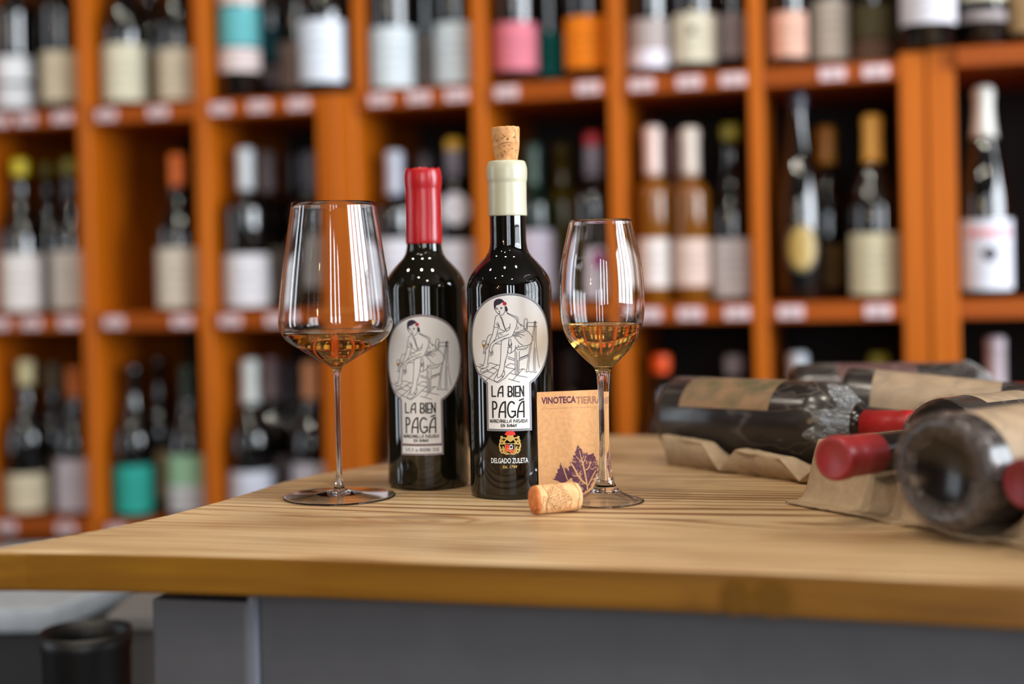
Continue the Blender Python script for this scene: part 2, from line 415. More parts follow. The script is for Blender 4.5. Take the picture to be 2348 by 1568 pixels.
kn = Art()
for px, rx_k, rz_k in ((1688, .0075, .0095), (1775, .0100, .0100)):
    q = tx(px, 1365, 0); kn.disc(q.x, -.0155, rx_k, 20, rz_k); kn.stroke([(q.x+rx_k*1.25*cos(2*pi*k/20), -.0155+rz_k*1.15*sin(2*pi*k/20)) for k in range(20)], .0009, closed=True, sub=1)
FLAT.append(kn); o = kn.build('edge_knot', lambda x, z: (x, yf-.0025, z), M('knot_wood', (102, 66, 6), .6, .2), tab); o.location = (0, 0, T); o.rotation_euler = (0, 0, tang)
# ------------------------------------------------------------------ hero bottles
def bottle_profile():
    P = [(0, .004), (.020, .003), (.030, .0005), (.0345, 0), (.0368, .0016), (.0375, .005), (.0375, .06), (.0375, .12), (.0375, .176)]
    P += smoothprof([(.0375, .178), (.0374, .185), (.0350, .1925), (.0312, .1985), (.0262, .2045), (.0210, .2100), (.0178, .2150), (.0164, .2205), (.0160, .227), (.0160, .245)], 4)[1:]
    P += [(.0160, .262), (.0165, .27), (.0165, .288), (.0150, .2895), (.0100, .2895)]
    return P
RB = .0375
BA = on_z(1174.5, 1131.5); BA = Vector((BA.x, 1.2607, 0)); BBp = Vector((0, 1.322, 0))
BA.x = on_y(1174.0, 1000, 1.2607).x; BBp.x = on_y(981.5, 1000, 1.322).x
m_wax_r = M('red_wax', (182, 12, 24), .34, .5, coat=.25, bump=.06, bscale=160)
m_wax_c = M('cream_wax', (186, 182, 156), .32, .5, coat=.25, bump=.05, bscale=160)
m_cork = None
def wax_me(prof, seed, ragged):
    def j(r, z, a):
        n1 = noise.noise(Vector((cos(a)*1.5, sin(a)*1.5, z*70+seed)))
        rr = r*(1+.012*n1); zz = z
        if ragged and z > .2935: zz = z + .0016*noise.noise(Vector((cos(a)*3.2, sin(a)*3.2, seed)))-.0004
        return rr, zz
    return lathe(prof, 64, 'wax', jitter=j)
def hero(x, y, label, z0):
    t = empty('wine_bottle', (x, y, T), label, 'bottle')
    return t
prof_b = bottle_profile()
b1 = hero(BA.x, BA.y, 'dark bottle with cream wax and cork stopper, gold crest under its white label', 0)
b0 = hero(BBp.x, BBp.y, 'dark bottle sealed with red wax, white label, behind the wide wine glass', 0)
link('glass_body', lathe(prof_b, 96, 'bottle'), m_black, b1); link('glass_body', lathe(prof_b, 96, 'bottle'), m_olive, b0)
wp = [(.0163, .2463), (.0170, .2463), (.0172, .2475)] + smoothprof([(.0171, .25), (.0170, .262), (.0171, .272), (.0171, .2755), (.0177, .279), (.0179, .284), (.0178, .2885), (.0168, .2930), (.0156, .2948), (.0140, .2952)], 4) + [(.0100, .2950), (.0098, .288)]
link('wax_seal', wax_me(wp, 3, False), m_wax_c, b1)
wp = [(.0160, .2243), (.0166, .2243), (.0169, .2255)] + smoothprof([(.0169, .23), (.0167, .245), (.0166, .262), (.0167, .2735), (.0172, .278), (.0176, .283), (.0174, .2885), (.0166, .2928), (.0157, .2945), (.0148, .2942)], 4) + [(.0120, .2915), (0, .2910)]
link('wax_seal', wax_me(wp, 9, True), m_wax_r, b0)

# --- label art, authored on the right bottle and reused on the left one
def L2(px, py): return on_cyl(px, py, BA.x, BA.y, RB)
def lab(px, py): return L2(px, py)
Zt = lab(1170, 672)[1]; Zj = lab(1170, 884)[1]; Zb = lab(1168, 988.5)[1]
xl0, xr0 = lab(1082, 778)[0], lab(1257.5, 778)[0]; xc = (xl0+xr0)/2
rx = (xr0-xl0)/2; xJ0, xJ1 = lab(1116, 930)[0], lab(1218.5, 930)[0]; jx = (xJ1-xJ0)/2; jc = (xJ0+xJ1)/2
# the head of the label is an ellipse; find its height so that it meets the stem at Zj
zc_ = lab(1170, 781)[1]; ry_ = Zt-zc_
def halfw(z, inset=0, zb=Zb):
    if z < zb+inset-1e-9: return None
    w = 0
    if z > zc_: 
        q = 1-((z-zc_)/(ry_-inset))**2; w = (rx-inset)*math.sqrt(max(q, 0))
    else:
        q = 1-((z-zc_)/(ry_*1.045-inset))**2; w = (rx-inset)*math.sqrt(max(q, 0))
    if z < zc_: w = max(w, jx-inset)
    return w
def label_patch(inset, off, zb=Zb, rot=0, dz=0, n=120):
    zs = [zb+inset + (Zt-inset-zb-inset)*k/n for k in range(n)]
    zs += [Zt-inset - (Zt-inset-zs[-1])*(1-(1-(1-j/12)**2)) for j in range(1, 13)]
    zs = sorted(set(zs)); vs_, fs = [], []; m = 40
    for z in zs:
        w = halfw(z, inset, zb); cc = jc + (xc-jc)*min(max((z-Zj)/(zc_-Zj), 0), 1)
        for k in range(m+1):
            x = cc-w+2*w*k/m; th = x/RB+rot
            vs_.append(((RB+off)*sin(th), -(RB+off)*cos(th), z+dz))
    for i in range(len(zs)-1):
        for k in range(m): a_ = i*(m+1)+k; fs.append((a_, a_+1, a_+m+2, a_+m+1))
    return mesh('label', vs_, fs)
K7 = 7.126
def c7(x, y): return lab(1080+x/K7, 670+y/K7)
lines = [
 [(395,275),(405,300),(425,330),(455,360),(480,378),(510,372),(540,345),(555,310),(558,290)],
 [(462,290),(458,318),(470,325),(480,318)], [(478,256),(495,247),(512,244)], [(412,262),(425,256),(442,258)],
 [(580,325),(620,350),(680,375),(740,400),(770,435),(765,485)], [(585,340),(640,375),(700,405),(740,440),(752,480),(745,540),(720,610),(695,670),(665,725)],
 [(440,375),(410,390),(398,430),(390,480),(388,530),(372,552),(380,570),(420,575),(465,588)], [(430,485),(450,520),(465,560),(455,590)], [(415,510),(440,550),(460,565)],[(437,495),(452,540),(462,560)],
 [(470,385),(500,440),(520,500),(540,560),(565,620),(580,640)], [(488,398),(510,430),(525,480),(545,550),(568,610)], [(560,632),(575,605),(610,580),(635,560),(640,510)],
 [(580,638),(605,625),(628,600),(636,570)],
 [(460,590),(500,615),(560,635)], [(440,670),(500,662),(552,640)], [(440,680),(450,715),(465,745)], [(465,675),(490,690),(520,700)],
 [(378,575),(365,640),(350,700),(320,770),(300,830)], [(445,600),(430,660),(410,740),(370,800),(330,838)], [(345,690),(300,700),(270,740),(260,790),(250,850)],
 [(665,725),(600,745),(520,775),(450,810),(390,840),(362,880)], [(620,680),(560,710),(470,745),(400,785),(350,820),(325,850),(310,900),(300,940)],
 [(362,880),(345,920),(350,950),(366,992)], [(300,935),(310,975),(330,985),(345,955)], [(322,985),(318,1020),(322,1052)], [(333,985),(338,1015),(346,1042)], [(345,975),(355,1000),(362,1022)],
 [(300,830),(270,880),(245,910),(230,940)], [(296,850),(285,895),(252,930),(238,962)], [(250,850),(275,850),(295,838)],
 [(195,795),(187,850),(200,890),(213,905),(230,890),(242,850),(235,795),(195,795)], [(213,905),(213,980)], [(195,985),(215,1000),(247,992),(228,975),(205,976)],
 [(620,745),(570,750),(530,765),(500,800),(495,850),(490,950),(487,1050),(480,1150),(465,1230),(445,1290),(430,1370)],
 [(620,760),(612,850),(605,930),(590,1030),(565,1110),(550,1180),(540,1270),(545,1300)], [(568,1110),(560,1150),(545,1175)],
 [(430,1330),(390,1400),(380,1440),(430,1460),(500,1410),(545,1350),(552,1310),(540,1280)], [(430,1370),(440,1395),(480,1380),(520,1320),(535,1275)], [(505,1360),(515,1390),(528,1385),(520,1360)],
 [(300,940),(292,1040),(280,1110),(275,1160),(285,1200)], [(240,962),(235,1060),(220,1150),(205,1200)], [(210,1195),(150,1220),(160,1240),(200,1250),(250,1230),(285,1205)],
 [(205,1230),(150,1290),(170,1305),(230,1290),(270,1255),(270,1290)], [(400,845),(440,840),(485,850)],
 [(640,755),(655,800),(655,860),(620,905)], [(610,905),(605,980),(640,1000),(655,980),(662,910),(665,830)],[(612,905),(640,900),(660,910)],[(622,770),(618,830),(628,880)],[(640,850),(632,880),(622,900)],
 [(715,735),(760,790),(800,840),(845,860)], [(890,620),(940,650),(980,700),(998,760),(985,820),(950,855),(880,875),(830,885),(780,895),(740,905),(718,940)],
 [(725,870),(725,930),(690,965),(640,1000)], [(680,715),(760,700),(820,690),(870,710)], [(700,730),(770,715),(830,745)], [(690,700),(730,690),(790,670)],
 [(700,655),(760,650),(840,620),(890,600),(885,630),(830,655),(760,665),(710,680)], [(765,485),(800,520),(850,550),(865,575),(888,605)], [(790,510),(810,535),(820,560)], [(770,560),(760,590),(745,610)],
 [(772,862),(772,890)],
 [(865,600),(870,450),(920,450),(915,620)], [(908,495),(903,600)], [(918,495),(1085,495)], [(915,555),(1075,562)],
 [(1030,480),(1015,600),(1000,720),(985,850),(960,1000),(945,1150),(940,1270)], [(1045,480),(1045,700),(1030,900),(1020,1100),(1025,1290)], [(1038,485),(1030,640),(1010,800)],
 [(1030,480),(1045,474),(1055,490),(1065,650),(1060,800),(1078,1000),(1100,1150),(1115,1235)], [(965,850),(940,1010),(920,1180),(905,1290)], [(1045,900),(1043,1100),(1045,1290)],
 [(885,1290),(920,1305),(945,1280),(970,1310),(1000,1290),(1030,1310),(1075,1300)],
 [(720,935),(720,1300),(735,1330),(765,1330),(780,1310),(788,960)], [(745,970),(745,1320)], [(762,1100),(762,1310)],
 [(600,1050),(700,1085),(718,1090)], [(790,1085),(930,1025)], [(600,1080),(710,1115)], [(790,1112),(930,1047)], [(800,1070),(935,1015)],
 [(720,925),(740,910),(760,940),(790,925),(810,945),(830,920),(850,940),(870,910),(890,930),(910,900),(935,885)],
 [(80,1195),(150,1225)], [(285,1165),(330,1155),(400,1180),(470,1190)], [(270,1290),(440,1185)], [(165,1340),(270,1290)],
 [(165,1340),(290,1405),(440,1480)], [(440,1480),(560,1400)], [(560,1400),(620,1330),(730,1240)], [(290,1405),(380,1330),(440,1270)], [(270,1290),(380,1330)], [(200,1480),(290,1405)],
 [(120,1320),(165,1340)], [(340,1225),(440,1265)], [(560,1220),(640,1165),(710,1180)], [(560,1220),(710,1255)], [(640,1320),(750,1355),(920,1390)], [(750,1355),(680,1440)], [(750,1355),(850,1250)],
 [(610,1415),(800,1470)], [(790,1265),(850,1250),(885,1270)], [(140,1175),(200,1190)]]
hair = [(375,165),(385,140),(410,118),(450,105),(490,108),(520,125),(545,150),(530,165),(505,170),(480,190),(450,205),(415,215),(408,240),(402,272),(392,290),(380,260),(374,215)]
hair2 = [(560,220),(580,230),(598,265),(600,300),(585,322),(568,312),(556,285),(550,250)]
# stroke alphabet for the art-deco lettering, unit box (width given)
def arc(cx, cy, rx_, ry2, a0, a1, n=12): return [(cx+rx_*cos(R(a0+(a1-a0)*k/n)), cy+ry2*sin(R(a0+(a1-a0)*k/n))) for k in range(n+1)]
DECO = {
 'L': (.55, [[(.05,1),(.05,0),(.5,0)]]),
 'A': (.72, [[(.66,0),(.66,1)], arc(.66,.0,.60,1.0,90,180,14), [(.12,.36),(.66,.36)]]),
 'B': (.62, [[(.08,0),(.08,1)], [(.08,1),(.32,1)]+arc(.32,.74,.24,.26,90,-90)+[(.2,.48)], arc(.30,.24,.28,.24,90,-180,16)]),
 'I': (.16, [[(.08,0),(.08,1)]]),
 'E': (.5, [[(.48,1),(.06,1),(.06,0),(.48,0)], [(.06,.36),(.44,.36)]]),
 'N': (.62, [[(.06,0),(.06,1),(.56,0),(.56,1)]]),
 'P': (.52, [[(.08,0),(.08,1)], [(.08,1),(.24,1)]+arc(.24,.77,.24,.23,90,-90)+[(.08,.54)]]),
 'G': (.78, [arc(.42,.5,.37,.5,50,310,22)+[(.74,.12),(.74,.38),(.44,.38)]]),
 'M': (.8, [[(.06,0),(.06,1),(.40,.1),(.74,1),(.74,0)]]),
 'Z': (.55, [[(.04,1),(.5,1),(.04,0),(.5,0)]]),
 'S': (.5, [[(.46,1),(.16,1),(.06,.85),(.06,.68),(.44,.36),(.44,.14),(.34,0),(.04,0)]]),
 'D': (.62, [[(.08,0),(.08,1),(.30,1)]+arc(.30,.5,.27,.5,90,-90)+[(.08,0)]]),
 'R': (.55, [[(.08,0),(.08,1),(.26,1)]+arc(.26,.74,.24,.26,90,-90)+[(.16,.48),(.5,0)]]),
 'C': (.6, [arc(.36,.5,.31,.5,55,305,16)]),
 'V': (.6, [[(.03,1),(.3,0),(.57,1)]]), 'O': (.66, [arc(.33,.5,.28,.5,0,360,20)]),
 'T': (.55, [[(.02,1),(.53,1)], [(.275,1),(.275,0)]]), '.': (.2, [[(.1,0),(.1,.08)]]),
 '2': (.5, [arc(.25,.76,.2,.24,170,0,8)+[(.05,0),(.46,0)]]), '0': (.55, [arc(.27,.5,.22,.5,0,360,18)]), '1': (.25, [[(.14,0),(.14,1)]]),
 '8': (.5, [arc(.25,.75,.17,.25,0,360,14), arc(.25,.25,.21,.25,0,360,14)]), 'e': (.45, [[(.4,.05),(.1,.05),(.05,.3),(.1,.6),(.38,.6),(.4,.33),(.06,.33)]]), 'd': (.5, [[(.42,1),(.42,0),(.1,0),(.06,.3),(.12,.6),(.42,.6)]]), ' ': (.3, [])}
def deco(A, s, x0, x1, y0, y1, w, gap=.16):
    tot = sum(DECO[c][0] for c in s)+gap*(len(s)-1); kx = (x1-x0)/tot; ky = y1-y0; x = x0
    for c in s:
        for st in DECO[c][1]:
            A.line([(x+a_*kx, y0+b_*ky) for a_, b_ in st], w)
        x += (DECO[c][0]+gap)*kx
def crest(parent, fn):
    q = lambda x, y: L2(860+x/3.016, 660+y/3.016)
    g = Art(); rd = Art(); wh = Art(); bk = Art()
    for sx in (-1, 1):
        m_ = lambda x, y: q(933+sx*(x-933), y)
        for c in ([(935,1062),(905,1040),(880,1038),(866,1055),(872,1078),(888,1076),(884,1060)], [(885,1050),(864,1075),(862,1100),(875,1118),(890,1108),(882,1095)],
                  [(868,1098),(866,1120),(880,1140),(902,1132),(898,1118)], [(893,1110),(888,1132),(905,1148),(925,1146)], [(912,1045),(895,1062),(903,1085),(915,1080)], [(878,1045),(872,1030),(884,1028)]):
            g.stroke([m_(*p) for p in c], .0012, sub=4)
            for p in c[1:-1:2]: g.disc(*m_(*p), .0008, 8)
    g.stroke([q(915,1040),q(925,1022),q(945,1022),q(952,1040),q(935,1056),q(915,1040)], .002)
    g.fill([q(918,1030),q(930,1018),q(946,1020),q(955,1035),q(945,1058),q(922,1058)])
    for c in ([(905,1018),(915,1003),(930,1006),(934,1020)], [(934,1020),(938,998),(956,1004),(962,1018)], [(925,1010),(933,1000),(940,1012)]):
        rd.stroke([q(*p) for p in c], .0026)
    g.fill([q(897,1074),q(969,1074),q(968,1128),q(955,1143),q(933,1152),q(911,1143),q(898,1128)])
    bk.fill([q(902,1079),q(964,1079),q(963,1126),q(952,1138),q(933,1146),q(914,1138),q(903,1126)])
    fn2 = lambda x, z: fn(x, z, .00030); fn3 = lambda x, z: fn(x, z, .00038); fn1 = lambda x, z: fn(x, z, .00022)
    rd2 = Art(); rd2.disc(*q(916,1098), .0021, 6); rd2.fill([q(905,1088),q(926,1090),q(922,1110),q(906,1108)])
    wh.fill([q(930,1090),q(941,1082),q(952,1090),q(953,1113),q(930,1113)])
    rd2.stroke([q(904,1112),q(930,1122),q(952,1142)], .0016, smooth=False); rd2.disc(*q(912,1130), .0009, 8); rd2.disc(*q(955,1122), .0009, 8)
    g2 = Art(); g2.stroke([q(905,1118),q(930,1130),q(945,1142)], .0008, smooth=False); g2.stroke([q(914,1108),q(935,1117),q(958,1130)], .0008, smooth=False)
    bk2 = Art(); bk2.disc(*q(941,1099), .0011, 8)
    o = g.build('crest', fn1, m_gold, parent); rd.build('red_plume', fn2, m_red2, o); bk.build('shield', fn2, m_ink, o); rd2.build('red_charge', fn3, m_red2, o)
    wh.build('white_charge', fn3, m_white, o); g2.build('gold_bar', fn3, m_gold, o); bk2.build('dark_charge', lambda x, z: fn(x, z, .00045), m_ink, o)
m_red2 = M('scarlet_ink', (226, 44, 30), .5)
def label_art(bot, rot, dz, strip):
    fn = lambda x, z, off=.0005: ((RB+off)*sin(x/RB+rot), -(RB+off)*cos(x/RB+rot), z+dz)
    zb = Zb - (.0085 if strip else 0)
    bd = m_silver if not strip else m_rosy
    lb = link('label', label_patch(0, .00015, zb, rot, dz), bd, bot)
    link('border_line', label_patch(.00125, .00020, zb, rot, dz), m_bline if not strip else m_bline2, lb)
    link('label_face', label_patch(.0019, .00025, Zb if strip else zb, rot, dz), m_label, lb)
    A = Art()
    for l in lines: A.stroke([c7(*p) for p in l], .00052, sub=3)
    A.build('drawing', lambda x, z: fn(x, z, .00034), m_line, lb)
    H = Art(); H.fill([c7(*p) for p in hair]); H.fill([c7(*p) for p in hair2])
    for pts in ([(412,268),(425,264),(440,272),(442,281),(425,283)], [(478,268),(490,258),(512,255),(512,266),(492,277)], [(450,345),(465,340),(486,345),(472,359),(455,353)]): H.fill([c7(*p) for p in pts])
    H.build('dark_hair', lambda x, z: fn(x, z, .00038), m_hair, lb)
    Fl = Art()
    for p in ((540,170),(560,172),(568,190),(552,202),(533,192),(549,186)): Fl.disc(*c7(*p), .0009, 10)
    Fl.build('red_flower', lambda x, z: fn(x, z, .00042), m_red, lb)
    G = Art(); G.fill([c7(*p) for p in [(188,850),(241,850),(230,888),(213,904),(199,888)]]); G.build('painted_wine', lambda x, z: fn(x, z, .00038), m_wine, lb)
    tA = Art()
    def bx(x0, x1, yt, yb): a_ = lab(x0, yb); b_ = lab(x1, yt); return a_[0], b_[0], (a_[1]+lab(x1, yb)[1])/2, (b_[1]+lab(x0, yt)[1])/2
    q = bx(1128, 1161-7, 885.5, 908.5); deco(tA, 'LA', q[0], q[1], q[2], q[3], .00118, .2)
    q = bx(1164.5, 1201, 885.5, 908.5); deco(tA, 'BIEN', q[0], q[1], q[2], q[3], .00118, .1)
    q = bx(1129, 1202, 920.5, 956); deco(tA, 'PAGA', q[0], q[1], q[2], q[3], .00132, .12)
    tA.line([lab(1191, 917.8), lab(1200, 914.2)], .0013)
    q = bx(1124, 1172.5, 961.5, 968.5); deco(tA, 'MANZANILLA', q[0], q[1], q[2], q[3], .00050, .18)
    q = bx(1177.5, 1208.5, 961.5, 968.5); deco(tA, 'PASADA', q[0], q[1], q[2], q[3], .00050, .18)
    q = bx(1149, 1158, 972.5, 978.5); deco(tA, 'EN', q[0], q[1], q[2], q[3], .00050, .18)
    q = bx(1163, 1184, 972.5, 978.5); deco(tA, 'RAMA', q[0], q[1], q[2], q[3], .00050, .18)
    tA.build('lettering', lambda x, z: fn(x, z, .00036), m_ink, lb)
    if strip:
        st = Art(); z1 = Zb-.0002; z0 = zb+.0016; x0, x1 = jc-jx+.0016, jc+jx-.0016
        for k in range(16): 
            xa, xb = x0+(x1-x0)*k/16, x0+(x1-x0)*(k+1)/16; st.fill([(xa, z0), (xb, z0), (xb, z1), (xa, z1)])
        st.build('lower_strip', lambda x, z: fn(x, z, .0003), m_label, lb)
        tB = Art(); h = z1-z0; 
        deco(tB, 'SACA', x0+.003, x0+.0115, z0+h*.28, z0+h*.72, .00034); deco(tB, 'de', x0+.0132, x0+.0157, z0+h*.28, z0+h*.66, .0003)
        deco(tB, 'INVIERNO', x0+.0173, x1-.0105, z0+h*.28, z0+h*.72, .00034); deco(tB, '2018', x1-.0088, x1-.003, z0+h*.28, z0+h*.72, .00034)
        tB.build('lettering', lambda x, z: fn(x, z, .00038), m_line, lb)
    return fn
m_bline = M('dark_border_line', (96, 98, 104), .5); m_bline2 = M('rose_border_line', (120, 100, 104), .5)
m_rosy = M('rose_silver_border', (150, 138, 142), .42, .5, metal=.2, bump=.1, bscale=900)
fnA = label_art(b1, 0, 0, False)
dzB = .0
# the left bottle carries the same label lower down
zB = on_cyl(972, 717, BBp.x, BBp.y, RB)[1]; zB2 = on_cyl(972, 1000, BBp.x, BBp.y, RB)[1]; zA2 = lab(1168, 961)[1]
dzB = ((zB-Zt)+(zB2-zA2))/2
rotB = math.asin(max(-1, min(1, (on_y(971.5, 980, BBp.y).x-BBp.x)/RB))) - jc/RB
label_art(b0, rotB, dzB, True)
fnp = lambda x, z, off=.0004: ((RB+off)*sin(x/RB), -(RB+off)*cos(x/RB), z)
crest(b1, fnp)
tx_ = Art(); a0_ = lab(1126.5, 1062.5); a1_ = lab(1211, 1048.5)
tx_.text('DELGADO ZULETA', a0_[0], a1_[0], a0_[1]+.0004, a1_[1], bold=.018)
tx_.build('maker_lettering', lambda x, z: fnp(x, z, .0002), m_white, b1)
tx_ = Art(); a0_ = lab(1152, 1073.5); a1_ = lab(1186, 1066); tx_.text('Est. 1744', a0_[0], a1_[0], a0_[1], a1_[1], bold=.02, shear=.35)
tx_.build('year_lettering', lambda x, z: fnp(x, z, .0002), m_gold, b1)

# cork material: tan with dark pores
def cork_mat(name, c1, c2, pore):
    m, t, b = nt(name); L = t.links.new; nd = t.nodes.new
    tc = nd('ShaderNodeTexCoord'); n1 = nd('ShaderNodeTexNoise'); n1.inputs['Scale'].default_value = 170; n1.inputs['Detail'].default_value = 5
    L(tc.outputs['Object'], n1.inputs['Vector']); cr = nd('ShaderNodeValToRGB'); cr.color_ramp.elements[0].color = lin(c1); cr.color_ramp.elements[1].color = lin(c2)
    cr.color_ramp.elements[0].position = .35; cr.color_ramp.elements[1].position = .65; L(n1.outputs['Fac'], cr.inputs[0])
    vo = nd('ShaderNodeTexVoronoi'); vo.inputs['Scale'].default_value = pore; n2 = nd('ShaderNodeTexNoise'); n2.inputs['Scale'].default_value = 300
    L(tc.outputs['Object'], n2.inputs['Vector']); va = nd('ShaderNodeVectorMath'); va.operation = 'MULTIPLY_ADD'; va.inputs[1].default_value = (.004,)*3
    L(n2.outputs['Color'], va.inputs[0]); L(tc.outputs['Object'], va.inputs[2]); L(va.outputs[0], vo.inputs['Vector'])
    mr = nd('ShaderNodeMapRange'); mr.inputs[1].default_value = .12; mr.inputs[2].default_value = .2; mr.inputs[3].default_value = .85; mr.inputs[4].default_value = 0
    L(vo.outputs['Distance'], mr.inputs[0]); mx = nd('ShaderNodeMix'); mx.data_type = 'RGBA'; L(mr.outputs[0], mx.inputs[0]); L(cr.outputs[0], mx.inputs[6])
    mx.inputs[7].default_value = lin((96, 60, 34)); L(mx.outputs[2], b.inputs['Base Color']); b.inputs['Roughness'].default_value = .75; b.inputs['Specular IOR Level'].default_value = .25
    bp = nd('ShaderNodeBump'); bp.inputs['Strength'].default_value = .35; bp.inputs['Distance'].default_value = .0005; bp.invert = True
    L(mr.outputs[0], bp.inputs['Height']); L(bp.outputs['Normal'], b.inputs['Normal']); return m
m_cork = cork_mat('natural_cork', (184, 128, 78), (214, 162, 110), 210)
m_cork2 = cork_mat('printed_cork', (222, 168, 114), (238, 190, 138), 45)
m_corkend = cork_mat('cork_end', (196, 110, 56), (222, 140, 84), 160)
st = empty('cork_stopper', (BA.x, BA.y, T+.287), 'natural cork pushed into the neck of the cream-waxed bottle', 'cork')
st.rotation_euler = (0, R(-.8), 0)
def cj(r, z, a):
    return r*(1+.015*noise.noise(Vector((cos(a)*2, sin(a)*2, z*90)))), z+(.0006*noise.noise(Vector((cos(a)*3, sin(a)*3, 5))) if z > .035 else 0)
link('cork_body', lathe([(0, 0), (.0090, .0), (.0093, .001)]+smoothprof([(.0094, .004), (.0099, .009), (.0108, .014), (.0117, .020), (.0122, .028), (.0124, .0345), (.0124, .0365)], 3)+[(.0119, .0378), (.006, .0380), (0, .0380)], 48, jitter=cj), m_cork, st)
ck = Art(); ck.stroke([(-.006, .0215), (-.003, .0228), (.001, .0236), (.004, .0236)], .0004)
ck.stroke([(.0085, .034), (.0095, .031), (.0088, .0285), (.0100, .026), (.0094, .022)], .0003); ck.stroke([(.0075, .029), (.0085, .0275), (.0095, .0285)], .0003)
ck.stroke([(-.0055, .012), (-.0045, .0135), (-.003, .0125), (-.0035, .011), (-.005, .0115)], .0004)
for x, z in ((-.008, .0255), (-.0025, .0272), (.002, .0265), (-.001, .0288), (.003, .021), (-.0015, .0155), (.006, .018), (-.0075, .0205)): ck.disc(x, z, .00045, 8, .0007)
ck.build('cork_crack', lambda x, z: ((.01262-.0035*max(0, .02-z)/.02)*sin(x/.0122), -(.01262-.0035*max(0, .02-z)/.02)*cos(x/.0122), z), M('cork_crack', (84, 52, 30), .8), st)

# ------------------------------------------------------------------ wine glasses
def wine_glass(loc, outer, thick, base_r, level, label, nm='wine_glass', bubbles=0, bub_at=0):
    """outer: list (r, z) from rim down to stem top; stem/foot follow"""
    t = empty(nm, loc, label, 'wine glass')
    bowl, stem = outer
    bo = smoothprof(bowl, 6)                          # rim -> bowl bottom (outer)
    cut = len(bo)
    inner = []
    for i, (r, z) in enumerate(bo):                   # offset inwards
        a_, b_ = bo[max(i-1, 0)], bo[min(i+1, len(bo)-1)]; dr, dz = b_[0]-a_[0], b_[1]-a_[1]; L_ = math.hypot(dr, dz) or 1
        th = thick*(1+ .9*(i/len(bo))**3)
        nr, nz_ = dz/L_, -dr/L_                       # inward normal (towards axis / up)
        q = (r+nr*th, z+nz_*th)
        if q[0] > .0018: inner.append(q)
    zi = inner[-1][1]-.0005; inner.append((0, zi))
    inner[0] = (bo[0][0]-thick*.8, bo[0][1])
    so = smoothprof(stem, 6)
    outer_all = bo + so[1:]
    under_ = [(r_u, max(z_u-.0014, .0004)) for r_u, z_u in so[::-1] if base_r*.36 < r_u < base_r-.003]
    under_ += [(base_r*.2, under_[-1][1]+.0003), (0, under_[-1][1]+.0004)]
    prof = [(0, zi)] + inner[:-1][::-1] + [(bo[0][0]-thick*.4, bo[0][1]+thick*.35)] + outer_all + [(base_r-.0003, .0015), (base_r, .0011), (base_r-.0002, .0006), (base_r-.0008, .0002), (base_r-.0014, .00018), (base_r-.0022, .00025)] + under_
    o = link('glass', lathe(prof, 128, 'glass'), m_crystal, t)
    # wine: slightly wider than the inner wall so that no air film is left
    li = [(q[0]+thick*.35, q[1]) for q in inner[:-1] if q[1] < level]
    hi = [q for q in inner[:-1] if q[1] >= level][-1]; lo = li[0]
    f_i = [q for q in inner[:-1] if q[1] < level][0]; k = (level-f_i[1])/(hi[1]-f_i[1]); rl = f_i[0]+(hi[0]-f_i[0])*k+thick*.35
    wp_ = [(0, level), (rl*.5, level), (rl-.0018, level+.0000), (rl-.0008, level+.00025), (rl, level+.0009)] + li[0:] + [(0, zi-thick*.35)]
    lm = lathe(wp_, 128, 'wine'); link('wine', lm, m_sherry, t)
    bm = bmesh.new(); bm.from_mesh(lm); bmesh.ops.recalc_face_normals(bm, faces=bm.faces); bm.to_mesh(lm); bm.free()
    bm = bmesh.new(); bm.from_mesh(o.data); bmesh.ops.recalc_face_normals(bm, faces=bm.faces); bm.to_mesh(o.data); bm.free()
    if bubbles:
        bm = bmesh.new(); rnd = random.Random(4)
        for i in range(bubbles):
            a_ = bub_at+(i-bubbles/2)*.085; rr = rl-.0022-.001*rnd.random(); s_ = .0009+.0007*rnd.random()
            bmesh.ops.create_icosphere(bm, subdivisions=2, radius=s_, matrix=Matrix.Translation((rr*sin(a_), -rr*cos(a_) if i % 3 else -rr*cos(a_)*.93, level+s_*.45)))
        me = bpy.data.meshes.new('bubbles'); bm.to_mesh(me); bm.free(); link('bubbles', me, m_bub, t, kind='stuff')
    return t
m_bub = M('bubble_film', (255, 250, 235), .02, .8, trans=1, ior=1.1)
gl = on_z(778.5, 1139.5)
wine_glass(gl, ([(.0369, .2612), (.0425, .225), (.0465, .1975), (.0497, .170), (.0506, .1565), (.0490, .1478), (.0440, .1405), (.0338, .1330), (.0188, .1240), (.0098, .1188), (.0048, .1150)],
                [(.0048, .1150), (.0034, .1120), (.0028, .107), (.0024, .095), (.0024, .06), (.0025, .03), (.0028, .0165), (.0040, .0105), (.0062, .0075), (.0110, .0055), (.022, .0038), (.038, .0024), (.0485, .0018)]),
           .0011, .0498, .1462, 'wide angular wine glass on a thin stem, beside the red-waxed bottle', bubbles=9, bub_at=-.05)
gr = on_z(1388.5, 1150.5)
wine_glass(gr, ([(.0262, .2394), (.030, .2228), (.0337, .2058), (.0357, .1888), (.0363, .1718), (.0355, .1583), (.0331, .1463), (.0287, .1372), (.0225, .1290), (.0150, .1212), (.0085, .1155)],
                [(.0085, .1155), (.0064, .1115), (.0056, .107), (.0048, .0954), (.0044, .0784), (.0044, .0529), (.0049, .0359), (.0062, .0240), (.0085, .0155), (.0130, .0092), (.0200, .0052), (.0270, .0030), (.0320, .0018)]),
           .0012, .0330, .1508, 'small tulip sherry glass with thick stem, in front of the kraft card', bubbles=12, bub_at=.1)

